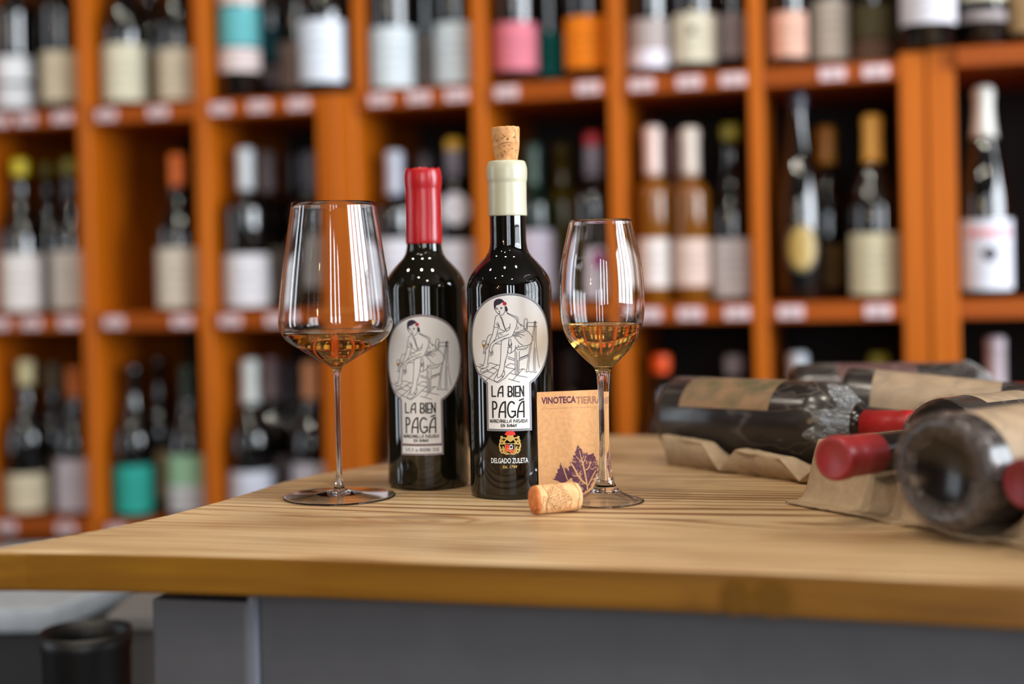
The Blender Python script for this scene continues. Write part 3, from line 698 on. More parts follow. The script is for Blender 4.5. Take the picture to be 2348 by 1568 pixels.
# ------------------------------------------------------------------ kraft card
pl = on_y(1233.5, 1010, 1.229); pr = on_y(1384, 1010, 1.243); cl = Vector((pl.x, 1.229, 0)); cr_ = Vector((pr.x, 1.243, 0))
cw = (cr_-cl).length; ch = on_y(1233, 899.5, 1.229).z-T; ang = math.atan2(cr_.y-cl.y, cr_.x-cl.x)
card = empty('shop_card', (cl.x, cl.y, T), 'kraft paper card with a purple vine leaf leaning on the crested bottle', 'card')
card.rotation_euler = (R(-1.0), 0, ang)
m_kraft = M('kraft_paper', (210, 158, 108), .8, .2, bump=.15, bscale=260, var=.10)
link('card_body', box_me(0, cw, 0, .0005, 0, ch, 0), m_kraft, card, smooth=False)
m_purple = M('aubergine_print', (92, 48, 68), .7, .2); m_brownp = M('brown_print', (150, 102, 82), .7, .2)
def cc(px, py):
    d = ray(px, py); nn = Vector((-sin(ang), cos(ang), 0)); t = (cl+Vector((0, 0, T))-CAM).dot(nn)/d.dot(nn); p = CAM+d*t-Vector((cl.x, cl.y, T))
    return p.x*cos(ang)+p.y*sin(ang), p.z
def c5(x, y): return cc(1220+x/5.225, 880+y/5.225)
cf = lambda x, z, o=-.0001: (x, o, z)
FLAT.append(cf)
A = Art(); p0 = c5(117, 252); p1 = c5(530, 145); A.text('VINOTECA', p0[0], p1[0], p0[1]+.0004, p1[1], bold=.035); A.build('shop_lettering', cf, m_purple, card)
A = Art(); p0 = c5(534, 246); p1 = c5(845, 139); A.text('TIERRA', p0[0], p1[0], p0[1]+.0002, p1[1]-.0003, bold=.02); A.build('shop_lettering', cf, m_brownp, card)
A = Art(); p0 = c5(117, 308); p1 = c5(852, 268); A.text('DISTRIBUIMOS PEQUEÑOS GRANDES VINOS', p0[0], p1[0], p0[1]+.0005, p1[1]-.0006); A.build('motto_lettering', cf, m_purple, card)
main = [(555,732),(572,765),(598,785),(605,812),(632,818),(640,838),(662,812),(672,850),(700,846),(738,828),(748,862),(768,885),(760,915),(790,920),(782,960),(800,990),(780,1015),(792,1060),(765,1085),(760,1120),(742,1140),(735,1175),(712,1195),(706,1235),(685,1250),(668,1285),(640,1275),(625,1305),(600,1300),(590,1318),(572,1290),(555,1270),(560,1240),(530,1225),(520,1190),(490,1165),(480,1130),(455,1120),(445,1075),(430,1055),(445,1030),(438,990),(462,985),(450,925),(490,935),(482,900),(500,890),(490,855),(525,858),(515,815),(532,800),(535,765)]
left_ = [(345,938),(352,965),(365,985),(392,998),(420,1010),(432,1040),(445,1080),(470,1120),(440,1150),(400,1180),(350,1185),(300,1160),(245,1142),(282,1128),(272,1110),(295,1098),(282,1075),(308,1070),(305,1020),(330,1018),(330,985)]
m_leaf = None
def leaf_mat():
    m, t, b = nt('leaf_print'); L = t.links.new; nd = t.nodes.new; tc = nd('ShaderNodeTexCoord'); n = nd('ShaderNodeTexNoise'); n.inputs['Scale'].default_value = 700; n.inputs['Detail'].default_value = 3
    L(tc.outputs['Object'], n.inputs['Vector']); n3 = nd('ShaderNodeTexNoise'); n3.inputs['Scale'].default_value = 90; L(tc.outputs['Object'], n3.inputs['Vector'])
    ad = nd('ShaderNodeMath'); ad.operation = 'ADD'; L(n.outputs['Fac'], ad.inputs[0]); L(n3.outputs['Fac'], ad.inputs[1])
    cr = nd('ShaderNodeValToRGB'); cr.color_ramp.elements[0].position = .53; cr.color_ramp.elements[1].position = .62
    ml = nd('ShaderNodeMath'); ml.operation = 'MULTIPLY'; ml.inputs[1].default_value = .5; L(ad.outputs[0], ml.inputs[0])
    cr.color_ramp.elements[0].color = lin((88, 44, 62)); cr.color_ramp.elements[1].color = lin((196, 142, 104)); L(ml.outputs[0], cr.inputs[0]); L(cr.outputs[0], b.inputs['Base Color'])
    b.inputs['Roughness'].default_value = .8; return m
m_leaf = leaf_mat()
A = Art(); A.fill([c5(*p) for p in left_]); A.fill([c5(*p) for p in main]); lf = A.build('leaf_print', cf, m_leaf, card)
A = Art()
for pts, w_ in (([(600,920),(620,1000),(638,1090),(655,1180),(668,1280)], .0013), ([(570,800),(585,870),(600,920)], .0006), ([(640,1035),(680,1000),(705,930)], .0009), ([(660,1200),(620,1180),(560,1110),(500,1000),(470,960)], .0014), ([(664,1230),(700,1160),(740,1080),(765,1040)], .0010),
               ([(352,960),(380,1020),(400,1080),(425,1150)], .0009), ([(600,930),(560,900),(530,870)], .0006), ([(650,860),(630,920),(605,960)], .0006), ([(560,1110),(520,1105),(480,1090)], .0006), ([(590,1150),(560,1190),(545,1220)], .0006), ([(700,1160),(720,1150),(745,1140)],.0005)):
    A.stroke([c5(*p) for p in pts], w_)
A.build('leaf_vein', lambda x, z: (x, -.0002, z), m_kraft, lf)

# ------------------------------------------------------------------ printed cork lying on the table
CR = .0117
pe0 = on_z(1221, 1147, CR*1.0); pe0.z = T+CR+.0002
cdir2 = Vector((cos(R(22)), sin(R(22)), 0)); CLn = .0405
q_ = cdir2.to_track_quat('Z', 'Y')
ckr = empty('wine_cork', pe0, 'printed wine cork with a grape bunch drawing lying beside the sherry glass', 'cork', rot=q_)
def kj(r, z, a): return r*(1+.006*noise.noise(Vector((cos(a), sin(a), z*60)))), z
link('cork_body', lathe([(0, .0003), (.0085, .0), (.0104, .0005), (.0112, .0014), (.0116, .003), (.0117, .008), (.0117, .034), (.01165, .038), (.0111, CLn-.0012), (.0100, CLn-.0002), (0, CLn)], 64, jitter=kj), m_cork2, ckr)
link('cork_end', lathe([(0, -.0001), (.0084, -.0003), (.01045, .0004), (.01125, .0014), (.01168, .0030)], 48, jitter=kj), m_corkend, ckr)
iq = q_.inverted()
def on_cork(px, py):
    o = iq @ (CAM-pe0); d = iq @ ray(px, py); rr = CR
    a_ = d.x**2+d.y**2; b_ = 2*(o.x*d.x+o.y*d.y); c_ = o.x**2+o.y**2-rr*rr; D = max(b_*b_-4*a_*c_, 0); t = (-b_-math.sqrt(D))/(2*a_); p = o+d*t
    return rr*math.atan2(p.x, -p.y), p.z
def kc(x, y): return on_cork(1190+x/7.574, 1080+y/7.574)
ref = kc(650, 400)[0]
def kfix(p): 
    x, z = p
    while x-ref > pi*CR: x -= 2*pi*CR
    while x-ref < -pi*CR: x += 2*pi*CR
    return x, z
A = Art()
for (x, y) in [(625,190),(570,215),(695,210),(640,240),(740,255),(575,270),(685,280),(555,315),(610,310),(750,305),(665,340),(800,350),(735,355),(525,350),(595,375),(530,395),(665,385),(770,410),(835,420),(550,440),(685,435),(615,465),(770,465),(880,465),(545,500),(690,505),(820,505),(620,530),(745,540),(665,575),(800,570),(555,575),(725,610),(700,655),(640,620)]:
    c_ = kfix(kc(x, y)); A.stroke([(c_[0]+.00200*.62*cos(2*pi*k/12), c_[1]+.00200*.62*sin(2*pi*k/12)) for k in range(12)], .00034, closed=True, sub=2)
for pts in ([(445,430),(420,480),(425,540),(400,590),(410,640),(380,690)], [(450,440),(490,480),(500,530),(540,550)], [(455,500),(480,560),(475,620),(500,680)], [(560,560),(600,600),(560,640),(600,690)], [(920,490),(915,540),(890,590),(880,640)], [(840,640),(800,620),(770,660),(720,700)], [(620,575),(600,640),(650,670)], [(850,520),(900,500),(925,480)]):
    A.stroke([kfix(kc(*p)) for p in pts], .00034)
for z_ in (.0085, .0365):
    A.stroke([(ref+CR*(-1.7+3.4*k/30), z_+.0008*sin(k*.5)) for k in range(31)], .00040, smooth=False)
A.build('grape_drawing', lambda x, z: ((CR+.00018)*sin(x/CR), -(CR+.00018)*cos(x/CR), z), M('brown_cork_ink', (112, 68, 40), .7, .2), ckr)

# ------------------------------------------------------------------ old bottles in plastic film and pulp trays
def film_mat(name, crinkle):
    m, t, b = nt(name); L = t.links.new; nd = t.nodes.new
    tc = nd('ShaderNodeTexCoord'); mp = nd('ShaderNodeMapping'); mp.inputs['Scale'].default_value = (1, 1, .45) if not crinkle else (1.6, 1.6, .55); L(tc.outputs['Object'], mp.inputs['Vector'])
    n = nd('ShaderNodeTexNoise'); n.inputs['Scale'].default_value = 22 if not crinkle else (60 if crinkle is True else 26); n.inputs['Detail'].default_value = 3; n.inputs['Distortion'].default_value = .8 if not crinkle else 1.6; L(mp.outputs[0], n.inputs['Vector'])
    n2 = nd('ShaderNodeTexNoise'); n2.inputs['Scale'].default_value = 9 if not crinkle else 130; n2.inputs['Detail'].default_value = 4; n2.inputs['Distortion'].default_value = .5; L(mp.outputs[0], n2.inputs['Vector'])
    rg = nd('ShaderNodeMath'); rg.operation = 'SUBTRACT'; rg.inputs[1].default_value = .5; L(n.outputs['Fac'], rg.inputs[0]); ab = nd('ShaderNodeMath'); ab.operation = 'ABSOLUTE'; L(rg.outputs[0], ab.inputs[0])
    mr = nd('ShaderNodeMapRange'); mr.inputs[1].default_value = 0; mr.inputs[2].default_value = .022; mr.inputs[3].default_value = .22 if not crinkle else .62; mr.inputs[4].default_value = 0 if not crinkle else .07; L(ab.outputs[0], mr.inputs[0])
    hz = nd('ShaderNodeMapRange'); hz.inputs[1].default_value = .42; hz.inputs[2].default_value = .72; hz.inputs[3].default_value = .05; hz.inputs[4].default_value = .20; L(n2.outputs['Fac'], hz.inputs[0])
    su = nd('ShaderNodeMath'); su.operation = 'ADD'; su.use_clamp = True; L(mr.outputs[0], su.inputs[0]); L(hz.outputs[0], su.inputs[1])
    L(su.outputs[0], b.inputs['Alpha']); b.inputs['Base Color'].default_value = lin((150, 138, 130) if not crinkle else (196, 200, 200) if crinkle is True else (120, 104, 96)); b.inputs['Roughness'].default_value = .2; b.inputs['Specular IOR Level'].default_value = .9
    ad = nd('ShaderNodeMath'); ad.operation = 'ADD'; L(n.outputs['Fac'], ad.inputs[0]); L(n2.outputs['Fac'], ad.inputs[1])
    bp = nd('ShaderNodeBump'); bp.inputs['Strength'].default_value = .35 if not crinkle else .9; bp.inputs['Distance'].default_value = .003; L(ad.outputs[0], bp.inputs['Height']); L(bp.outputs['Normal'], b.inputs['Normal'])
    return m
m_gather = film_mat('gathered_cling_film', True)
m_basefilm = film_mat('dusty_cling_film', 2)
m_film = film_mat('cling_film', False)
m_oldglass = M('dusty_bottle_glass', (20, 15, 14), .22, .55, var=.3, bscale=40)
m_oldred = M('old_red_capsule', (172, 34, 36), .42, .5, bump=.10, bscale=120, var=.12)
m_tan = M('stained_label', (154, 130, 102), .6, .3, var=.25, bscale=35)
def greenlab():
    m = M('faded_vineyard_label', (170, 132, 94), .6, .3); t = m.node_tree; b = t.nodes['Principled BSDF']; tc = t.nodes.new('ShaderNodeTexCoord'); n = t.nodes.new('ShaderNodeTexNoise')
    n.inputs['Scale'].default_value = 34; n.inputs['Detail'].default_value = 4; t.links.new(tc.outputs['Object'], n.inputs['Vector']); cr = t.nodes.new('ShaderNodeValToRGB')
    cr.color_ramp.elements[0].position = .42; cr.color_ramp.elements[1].position = .66; cr.color_ramp.elements[0].color = lin((152, 118, 86)); cr.color_ramp.elements[1].color = lin((100, 92, 60))
    t.links.new(n.outputs['Fac'], cr.inputs[0]); t.links.new(cr.outputs[0], b.inputs['Base Color']); return m
def lying_profile(Lb, r, neck_r=.0142, body=.62):
    zb_ = Lb*body
    return [(0, .012), (r*.45, .010), (r*.72, .003), (r*.86, 0), (r*.96, .0025), (r, .008), (r, zb_*.5), (r, zb_)] + \
        smoothprof([(r, zb_), (r*.97, zb_+.010), (r*.82, zb_+.024), (r*.58, zb_+.036), (neck_r*1.12, zb_+.047), (neck_r, zb_+.058)], 4)[1:] + [(neck_r, Lb-.006), (neck_r, Lb-.002), (0, Lb-.001)]
LYING = []
def r_at(prof, z):
    best = 0
    for (r0, z0), (r1, z1) in zip(prof, prof[1:]):
        if z0 <= z <= z1 and z1 > z0: best = max(best, r0+(r1-r0)*(z-z0)/(z1-z0))
    return best
def lying(S0, d, Lb, r, label, lab_spec=None, cap=True, film=(0, .75), neck_r=.0142, nm='wrapped_bottle', body=.60, capmat=None, seed=0, extra=.0012):
    d = Vector(d).normalized(); q = d.to_track_quat('Z', 'Y'); t = empty(nm, (S0[0], S0[1], T+S0[2]), label, 'bottle', rot=q)
    prof = lying_profile(Lb, r, neck_r, body); LYING.append((Vector(S0), d, Lb, prof, r+extra))
    link('glass_body', lathe(prof, 64), m_oldglass, t)
    if lab_spec:
        z0, z1, a0, a1, mt, tr = lab_spec; vs_, fs = [], []; n_ = 24; rows = 8
        for i in range(rows+1):
            for k in range(n_+1):
                a_ = R(a0+(a1-a0)*k/n_); zz = z0+(z1-z0)*i/rows; vs_.append(((r+.0003)*sin(a_), (r+.0003)*cos(a_), zz))
        for i in range(rows):
            for k in range(n_): b_ = i*(n_+1)+k; fs.append((b_, b_+1, b_+n_+2, b_+n_+1))
        lb = link('label', mesh('label', vs_, fs), mt, t)
        if tr:
            A = Art()
            for i in range(7):
                for k in range(int(10*tr)):
                    x = a0+(a1-a0)*(.12+.76*k/(10*tr)); A.stroke([(z0+(z1-z0)*(.2+.09*i), R(x)), (z0+(z1-z0)*(.2+.09*i), R(x+(a1-a0)*.05))], .0006*30, smooth=False)
    if cap:
        e = capmat or m_oldred; c0 = Lb-.052; nr = neck_r+.0006
        cp = [(nr-.0005, c0), (nr, c0), (nr+.0002, c0+.03), (nr+.0002, Lb-.016), (nr+.0012, Lb-.013), (nr+.0013, Lb-.004), (nr+.0006, Lb-.0008), (nr-.002, Lb), (nr-.003, Lb-.0006), (0, Lb-.0008)]
        link('capsule', lathe(cp, 48), e, t)
    if film:
        f0_, f1_ = film; fp = [(r*.66, .0010), (r*.76, -.0012), (r*.9, -.0018), (r+.0008, .002), (r+.0011, .010)]
        z = .02
        while z < Lb*f1_: fp.append((max(r_at(prof, z), neck_r)+.0011+.0015*max(0, (z-Lb*body))/(Lb*.15), z)); z += .006
        def fj(rr, zz, a_):
            k = .35 if zz < Lb*body else 1.0
            return rr+abs(noise.noise(Vector((sin(a_)*3, cos(a_)*3, zz*45+seed))))*.0016*k + (abs(noise.noise(Vector((sin(a_)*9, cos(a_)*9, zz*60+seed))))*.0022 if zz > Lb*body else 0), zz
        pw = link('plastic_wrap', lathe(fp, 72, jitter=fj), m_film, t)
        gp = [(a_+.0016, z_) for a_, z_ in fp if z_ > Lb*body+.006]
        if len(gp) > 3:
            gp = [(gp[0][0]-.0012, gp[0][1])]+gp[1:]
            def gj(rr, zz, a_, g0=gp[0][1], g1=gp[-1][1]):
                k = 1-(zz-g0)/(g1-g0); zz2 = zz+k*(.012+.040*noise.noise(Vector((sin(a_)*2.2, cos(a_)*2.2, seed*3))))
                zz2 = min(zz2, g1); r2 = max(r_at(prof, zz2), neck_r)+.0026+.0016*max(0, (zz2-Lb*body))/(Lb*.15)
                r2 = fj(r2, zz2, a_)[0] if k < .97 else r2-.0012
                return r2, zz2
            link('gathered_film', lathe(gp, 128, jitter=gj), m_gather, pw)
            if seed == 5: link('gathered_film', lathe([(r*.56, .0025), (r*.60, .0015), (r*.66, .0002), (r*.74, -.0022), (r*.84, -.0032), (r*.95, -.0026), (r+.0022, .002), (r+.0026, .008)], 96, jitter=lambda rr, zz, a_: (rr*(1+.10*noise.noise(Vector((sin(a_)*2, cos(a_)*2, 7)))*(rr < r*.6)), zz+.0012*noise.noise(Vector((sin(a_)*6, cos(a_)*6, rr*90))))), m_basefilm, pw)
    return t
def cape(r): pass
lying((.168, 1.468, .0445), (.187, -.178, .004), .268, .0398, 'film-wrapped bottle with faded green-brown label lying on the far pulp tray', (.030, .135, -70, 40, greenlab(), 0), seed=1, film=(0, .80), body=.62)
lying((.306, 1.560, .050), (1, -.06, 0), .29, .0385, 'film-wrapped dark bottle lying rearmost, behind the cream-labelled one', (.045, .13, -50, 40, M('dark_red_label', (86, 52, 48), .6), 0), seed=2)
lying((.332, 1.436, .0565), (.925, -.36, -.09), .29, .0375, 'film-wrapped bottle with a plain cream label lying across the trays', (.030, .150, -84, 42, m_tan, 0), seed=3)
lying((.476, 1.268, .0468), (-.765, -.645, .018), .312, .0375, 'old bottle with scuffed red capsule pointing at the table front', (.05, .13, -70, 30, m_tan, 0), seed=4, film=(0, .55), body=.50, neck_r=.0152, capmat=M('scuffed_red_capsule', (144, 32, 34), .38, .5, bump=.12, bscale=90, var=.1))
lying((.300, 1.003, .0500), (.79, .61, .0), .30, .0405, 'film-wrapped bottle with its dusty round base towards the camera', (.028, .15, -80, 70, m_tan, 0), seed=5, extra=.0022)
lying((.600, 1.095, .0480), (-.875, -.485, .004), .300, .0365, 'old bottle with dull dark red capsule cut by the picture edge', None, seed=6, film=(0, .6), neck_r=.0150, capmat=M('dull_dark_red_capsule', (120, 22, 26), .4, .5, bump=.12, bscale=90, var=.1))
m_pulp = M('moulded_pulp', (172, 148, 118), .92, .12, bump=.5, bscale=120, var=.10)
def under(x, y):                              # lowest surface of any lying bottle above (x, y), above the table
    zmin = 9
    for S0, d, Lb, prof, rmax in LYING:
        dx, dy = x-S0.x, y-S0.y; dh = math.hypot(d.x, d.y); ux, uy = d.x/dh, d.y/dh
        al = dx*ux+dy*uy; pe = -dx*uy+dy*ux; l = al/dh
        if -.013 < l < Lb+.004:
            ra = r_at(prof, min(max(l, 0), Lb-.003)); rr = max(ra, .0165)+.0045+(.004 if .3*rmax < ra < rmax*.96 and l < Lb*.85 else 0)
            if abs(pe) < rr: zmin = min(zmin, S0.z+d.z*l-math.sqrt(rr*rr-pe*pe)-.0012)
    return zmin
def tray(nm, O2, e1, e2, ns, nt_, s1, t0, t1, hfun, label):
    e1 = Vector((e1[0], e1[1], 0)).normalized(); e2 = Vector((-e1.y, e1.x, 0)); e2 = e2 if e2.x > 0 else -e2
    t = empty(nm, (O2[0], O2[1], T), label, 'tray'); vs_, fs = [], []; hs = []
    for j in range(nt_+1):
        for i in range(ns+1):
            s_ = s1*i/ns; tt_ = t0+(t1-t0)*(j/nt_)**1.25; p = Vector((O2[0], O2[1], 0))+e1*s_+e2*tt_
            edge_w = .0022*noise.noise(Vector((s_*40, j*.0, 3))) if j < 3 else 0
            p += e2*edge_w
            h = hfun(s_, tt_); h = min(h, under(p.x, p.y)); h += .0006*noise.noise(Vector((p.x*120, p.y*120, 0))); h = max(h, .0025)
            vs_.append((p.x-O2[0], p.y-O2[1], h)); hs.append(h)
    W = ns+1; n_ = len(vs_)
    for j in range(nt_):
        for i in range(ns): a_ = j*W+i; fs.append((a_, a_+1, a_+W+1, a_+W))
    for k in range(n_): x, y, z = vs_[k]; vs_.append((x, y, max(z-.0022, .0003)))
    for j in range(nt_):
        for i in range(ns): a_ = n_+j*W+i; fs.append((a_, a_+W, a_+W+1, a_+1))
    def rim(seq):
        for a_, b_ in zip(seq, seq[1:]): fs.append((a_, a_+n_, b_+n_, b_))
    rim([i for i in range(W)]); rim([nt_*W+i for i in range(W)][::-1]); rim([j*W for j in range(nt_+1)][::-1]); rim([j*W+ns for j in range(nt_+1)])
    me = mesh(nm, vs_, fs); bm = bmesh.new(); bm.from_mesh(me); bmesh.ops.recalc_face_normals(bm, faces=bm.faces); bm.to_mesh(me); bm.free()
    link('pulp_shell', me, m_pulp, t); return t
def ss(a_, b_, x): k = min(max((x-a_)/(b_-a_), 0), 1); return k*k*(3-2*k)
def hB(s_, t_):                               # near tray: lip, wall, ridges
    ridge = .047+.011*cos((s_-.148)*2*pi/.16)
    up = ss(.000, .016, t_); lip = .0035+.002*noise.noise(Vector((s_*30, 1, 2)))
    side = ss(-.002, .012, s_)
    return lip+(ridge-lip)*up*side
oB = on_z(1826, 1153); oB2 = on_z(2040, 1228); oB3 = on_z(2348, 1250)
eB = (oB3-oB)
tray('pulp_tray', (oB.x-.0, oB.y), (eB.x, eB.y), None, 150, 90, .42, -.012, .25, hB, 'grey-brown pulp tray nearest the table front, under the red capsules')
def hA(s_, t_):                               # far tray: flat crests and V dips along its edge
    ph = (s_/.098) % 1.0
    c = .031-.012*(s_/.19)
    if ph < .56: h = c
    else: h = .004+(c-.004)*abs((ph-.78)/.22)**1.0
    h = max(h, .004)
    return h if t_ < .014 else h+(.010-h)*ss(.014, .05, t_)
oA = on_z(1518, 1068); oA2 = on_z(1850, 1113); eA = (oA2-oA)
ta = tray('pulp_tray', (oA.x, oA.y), (eA.x, eA.y), None, 190, 50, .205, 0, .20, hA, 'tan pulp tray with notched edge under the bottle with the faded label')
# skirt of the far tray: hangs from the crests, slightly recessed
vs_, fs = [], []; e1 = Vector((eA.x, eA.y, 0)).normalized(); e2 = Vector((-e1.y, e1.x, 0)); e2 = e2 if e2.x > 0 else -e2
for i in range(191):
    s_ = .205*i/190; top_ = max(min(hA(s_, 0), under(*(Vector((oA.x, oA.y, 0))+e1*s_).xy))-.0005, .0026); 
    for tt_, z in ((.0008, top_), (.0045, top_*.5), (.010, .0003)): p = e1*s_+e2*tt_; vs_.append((p.x, p.y, z))
for i in range(190):
    for k in range(2): a_ = i*3+k; fs.append((a_, a_+3, a_+4, a_+1))
sk = link('tray_wall', mesh('tray_wall', vs_, fs), m_pulp, ta); md = sk.modifiers.new('s', 'SOLIDIFY'); md.thickness = .0018; md.offset = 0

# ------------------------------------------------------------------ shelving behind
ZU, ZM, ZL, ZX = .503, .1365, -.2315, -.600; TB = .030; DEP = .34; TP = .022
def sb(name, u0_, u1_, d0, d1, z0, z1, mat, parent, bev=.0015):
    me = box_me(u0_, u1_, d0, d1, z0, z1, bev, seg=1); o = link(name, me, mat, parent, smooth=False); return o
def unit(u_left, label):
    t = empty('wine_shelving', SH0+Vector((0, 0, 0)), label, 'shelving', 'wall shelving units'); t.rotation_euler = (0, R(-.25), -AZ); return t
# note: the tiny lean follows the real shelves, which are not quite level
def sz(z): return z+T
uA, uB, uC, uC2, uD, uE, uF, uG, uG2 = [on_shelf(p, 450)[0] for p in (187, 456, 736, 824, 1093, 1406, 1728, 2075, 2203)]
pitch = (uF-uE)
un1 = unit(0, 'orange-brown wooden shelving unit, end unit behind the wide glass')
un2 = unit(0, 'orange-brown wooden shelving unit of four bays behind the hero bottles')
un3 = unit(0, 'orange-brown wooden shelving unit above the wrapped bottles, mostly cut off')
ZT = ZU+.40
def vert(un, u, z0, z1, w=TP, d0=0): sb('divider', u, u+w, d0, DEP, sz(z0), sz(z1), m_shelf, un)
uZ = uA-pitch; uY = uZ-pitch
for u in (uY, uZ, uA, uB): vert(un1, u, -.86, ZT)
sb('end_post', uC, uC+.036, 0, DEP, sz(-.86), sz(ZU), m_shelf, un1); 
sb('end_post', uC+.0365, uC2, .002, DEP, sz(-.86), sz(ZU), m_shelf, un2)
uCt = uC2-TP+.010; sb('divider', uCt, uCt+TP, .03, DEP, sz(ZU+.0005), sz(ZT), m_shelf, un2)
for u in (uD, uE, uF): vert(un2, u, -.86, ZT)
mid = (uG+uG2)/2
sb('end_post', uG, mid-.0005, 0, DEP, sz(-.86), sz(ZU+.012), m_shelf, un2); sb('end_post', mid+.0005, uG2, -.004, DEP, sz(-.86), sz(ZU+.014), m_shelf, un3)
vert(un3, uG2+pitch, -.86, ZT)
for un, us in ((un1, (uY, uZ, uA, uB, uC)), (un2, (uC2-TP, uD, uE, uF, uG)), (un3, (uG2-TP, uG2+pitch))):
    for a_, b_ in zip(us, us[1:]):
        for z in (ZU, ZM, ZL, ZX):
            x0, x1 = a_+TP+.0005, b_-.0005
            if z == ZU and un is un3: sb('shelf_board', x0, x1, -.02, DEP, sz(z-TB+.012), sz(z+.012), m_shelfh, un)
            else: sb('shelf_board', x0, x1, .001, DEP, sz(z-TB), sz(z), m_shelfh, un)
for un, a_, b_ in ((un1, uY, uC+.036), (un2, uC+.0365, mid-.0005), (un3, mid+.0005, uG2+pitch)):
    sb('back_panel', a_, b_, DEP+.001, DEP+.012, sz(-.86), sz(ZT), m_back, un, 0)
    sb('plinth', a_, b_, .03, DEP, 0.0, sz(-.8605), m_shelf, un, 0)

# --- price tags on the shelf edges
m_tag = M('price_card', (224, 206, 208), .5); m_tagb = M('pink_tag_edge', (206, 120, 116), .5); m_tagi = M('grey_print', (150, 130, 138), .6)
tags = [(5,272,'first'),(66,268,''),(150,262,''),(252,262,''),(370,255,''),(514,249,''),(602,243,''),(693,240,''),(880,225,''),(968,219,''),(1055,217,''),(1170,210,''),(1357,204,''),(1481,192,''),(1589,186,''),(1690,181,''),(1918,167,''),(2018,163,''),
        (5,745,''),(78,745,''),(163,742,''),(268,745,''),(423,744,''),(535,740,''),(640,738,''),(1494,722,''),(1590,722,''),(1697,718,''),(1820,720,''),(2020,716,''),(20,1215,''),(155,1214,''),(272,1216,'')]
ORD = ['first', 'second', 'third', 'fourth', 'fifth', 'sixth', 'seventh', 'eighth', 'ninth', 'tenth', 'eleventh', 'twelfth', 'thirteenth', 'fourteenth', 'fifteenth', 'sixteenth', 'seventeenth', 'eighteenth']
cnt = {0: 0, 1: 0, 2: 0}; rown = ['upper', 'middle', 'lowest']
tag_base = box_me(-.0205, .0205, -.0012, 0, -.0105, .0105, .0005, seg=1); tag_pp = box_me(-.0185, .0185, -.0016, -.0009, -.0088, .0088)
def shelf_pt(u, d, z):                        # accounts for the units' tiny lean
    v = Matrix.Rotation(-AZ, 4, 'Z') @ Matrix.Rotation(R(-.25), 4, 'Y') @ Vector((u, d, sz(z))); return SH0+v
for px, py, _ in tags:
    row = 0 if py < 400 else 1 if py < 1000 else 2; u, z = on_shelf(px, py)
    z = (ZU, ZM, ZL)[row]-TB/2; n_ = cnt[row]; cnt[row] += 1
    t = empty('price_tag', shelf_pt(u, -.0002, z), '%s price tag from the left end of the %s shelf edge' % (ORD[n_], rown[row]), 'price tag', 'price tags on the shelf edges')
    t.rotation_euler = (0, R(-.25), -AZ)
    link('tag_edge', tag_base, m_tagb, t, smooth=False); link('tag_paper', tag_pp, m_tag, t, smooth=False)
    A = Art(); rnd = random.Random(px)
    A.stroke([(-.015, .004), (.009+.004*rnd.random(), .004)], .0022, smooth=False); A.stroke([(-.010, -.003), (.011, -.003)], .0045, smooth=False)
    A.build('tag_print', lambda x, z: (x, -.0018, z), m_tagi, t)

# --- shelf bottles
PROF = {
 'bordeaux': lambda h, r: [(0, .002), (r*.9, 0), (r, .004), (r, h*.60)] + smoothprof([(r, h*.60), (r*.97, h*.635), (r*.75, h*.675), (r*.48, h*.705), (.0145, h*.74), (.0138, h*.78)], 3)[1:] + [(.0135, h*.93), (.0148, h*.935), (.0148, h*.985), (.010, h), (0, h)],
 'burgundy': lambda h, r: [(0, .002), (r*.9, 0), (r, .004), (r, h*.46)] + smoothprof([(r, h*.46), (r*.96, h*.52), (r*.80, h*.59), (r*.58, h*.66), (.0165, h*.73), (.0142, h*.80)], 3)[1:] + [(.0138, h*.93), (.0150, h*.935), (.0150, h*.985), (.010, h), (0, h)],
 'flute': lambda h, r: [(0, .002), (r*.9, 0), (r, .004), (r, h*.42)] + smoothprof([(r, h*.42), (r*.95, h*.50), (r*.78, h*.60), (r*.58, h*.70), (.0165, h*.80), (.0140, h*.88)], 3)[1:] + [(.0135, h*.94), (.0148, h*.945), (.0148, h*.985), (.010, h), (0, h)],
}
BAYS = [(uY+TP, uZ), (uZ+TP, uA), (uA+TP, uB), (uB+TP, uC), (uC2, uD), (uD+TP, uE), (uE+TP, uF), (uF+TP, uG), (uG2, uG2+pitch)]
_bm = {}
def bmesh_cached(kind, h, r):
    k = (kind, round(h, 3), round(r, 4))
    if k not in _bm: _bm[k] = lathe(PROF[kind](h, r), 32, 'bottle')
    return _bm[k]
def bprof_r(kind, h, r, z):
    return r_at(PROF[kind](h, r), z)
_cm = {}
def cap_me(kind, h, r, z0, z1):
    k = (kind, round(h, 3), round(z0, 3), round(z1, 3), round(r, 4))
    if k not in _cm:
        pts = [(bprof_r(kind, h, r, z0)+.0002, z0)]; n_ = 7
        for i in range(n_+1):
            z = z0+(min(z1, h*.984)-z0)*i/n_; pts.append((max(bprof_r(kind, h, r, z), .0138)+.0009, z))
        pts += [(.0125, h+.0008), (0, h+.001)]; _cm[k] = lathe(pts, 24, 'cap')
    return _cm[k]
_lm = {}
def lab_me(r, z0, z1, ha, tap=0):
    k = (round(r, 4), round(z0, 3), round(z1, 3), ha)
    if k not in _lm:
        n_ = 20; vs_, fs = [], []
        for z in (z0, z1):
            for i in range(n_+1): a_ = R(-ha+2*ha*i/n_); vs_.append(((r+.0004)*sin(a_), -(r+.0004)*cos(a_), z))
        for i in range(n_): fs.append((i, i+1, n_+2+i, n_+1+i))
        _lm[k] = mesh('label', vs_, fs)
    return _lm[k]
rowz = [ZU, ZM, ZL]
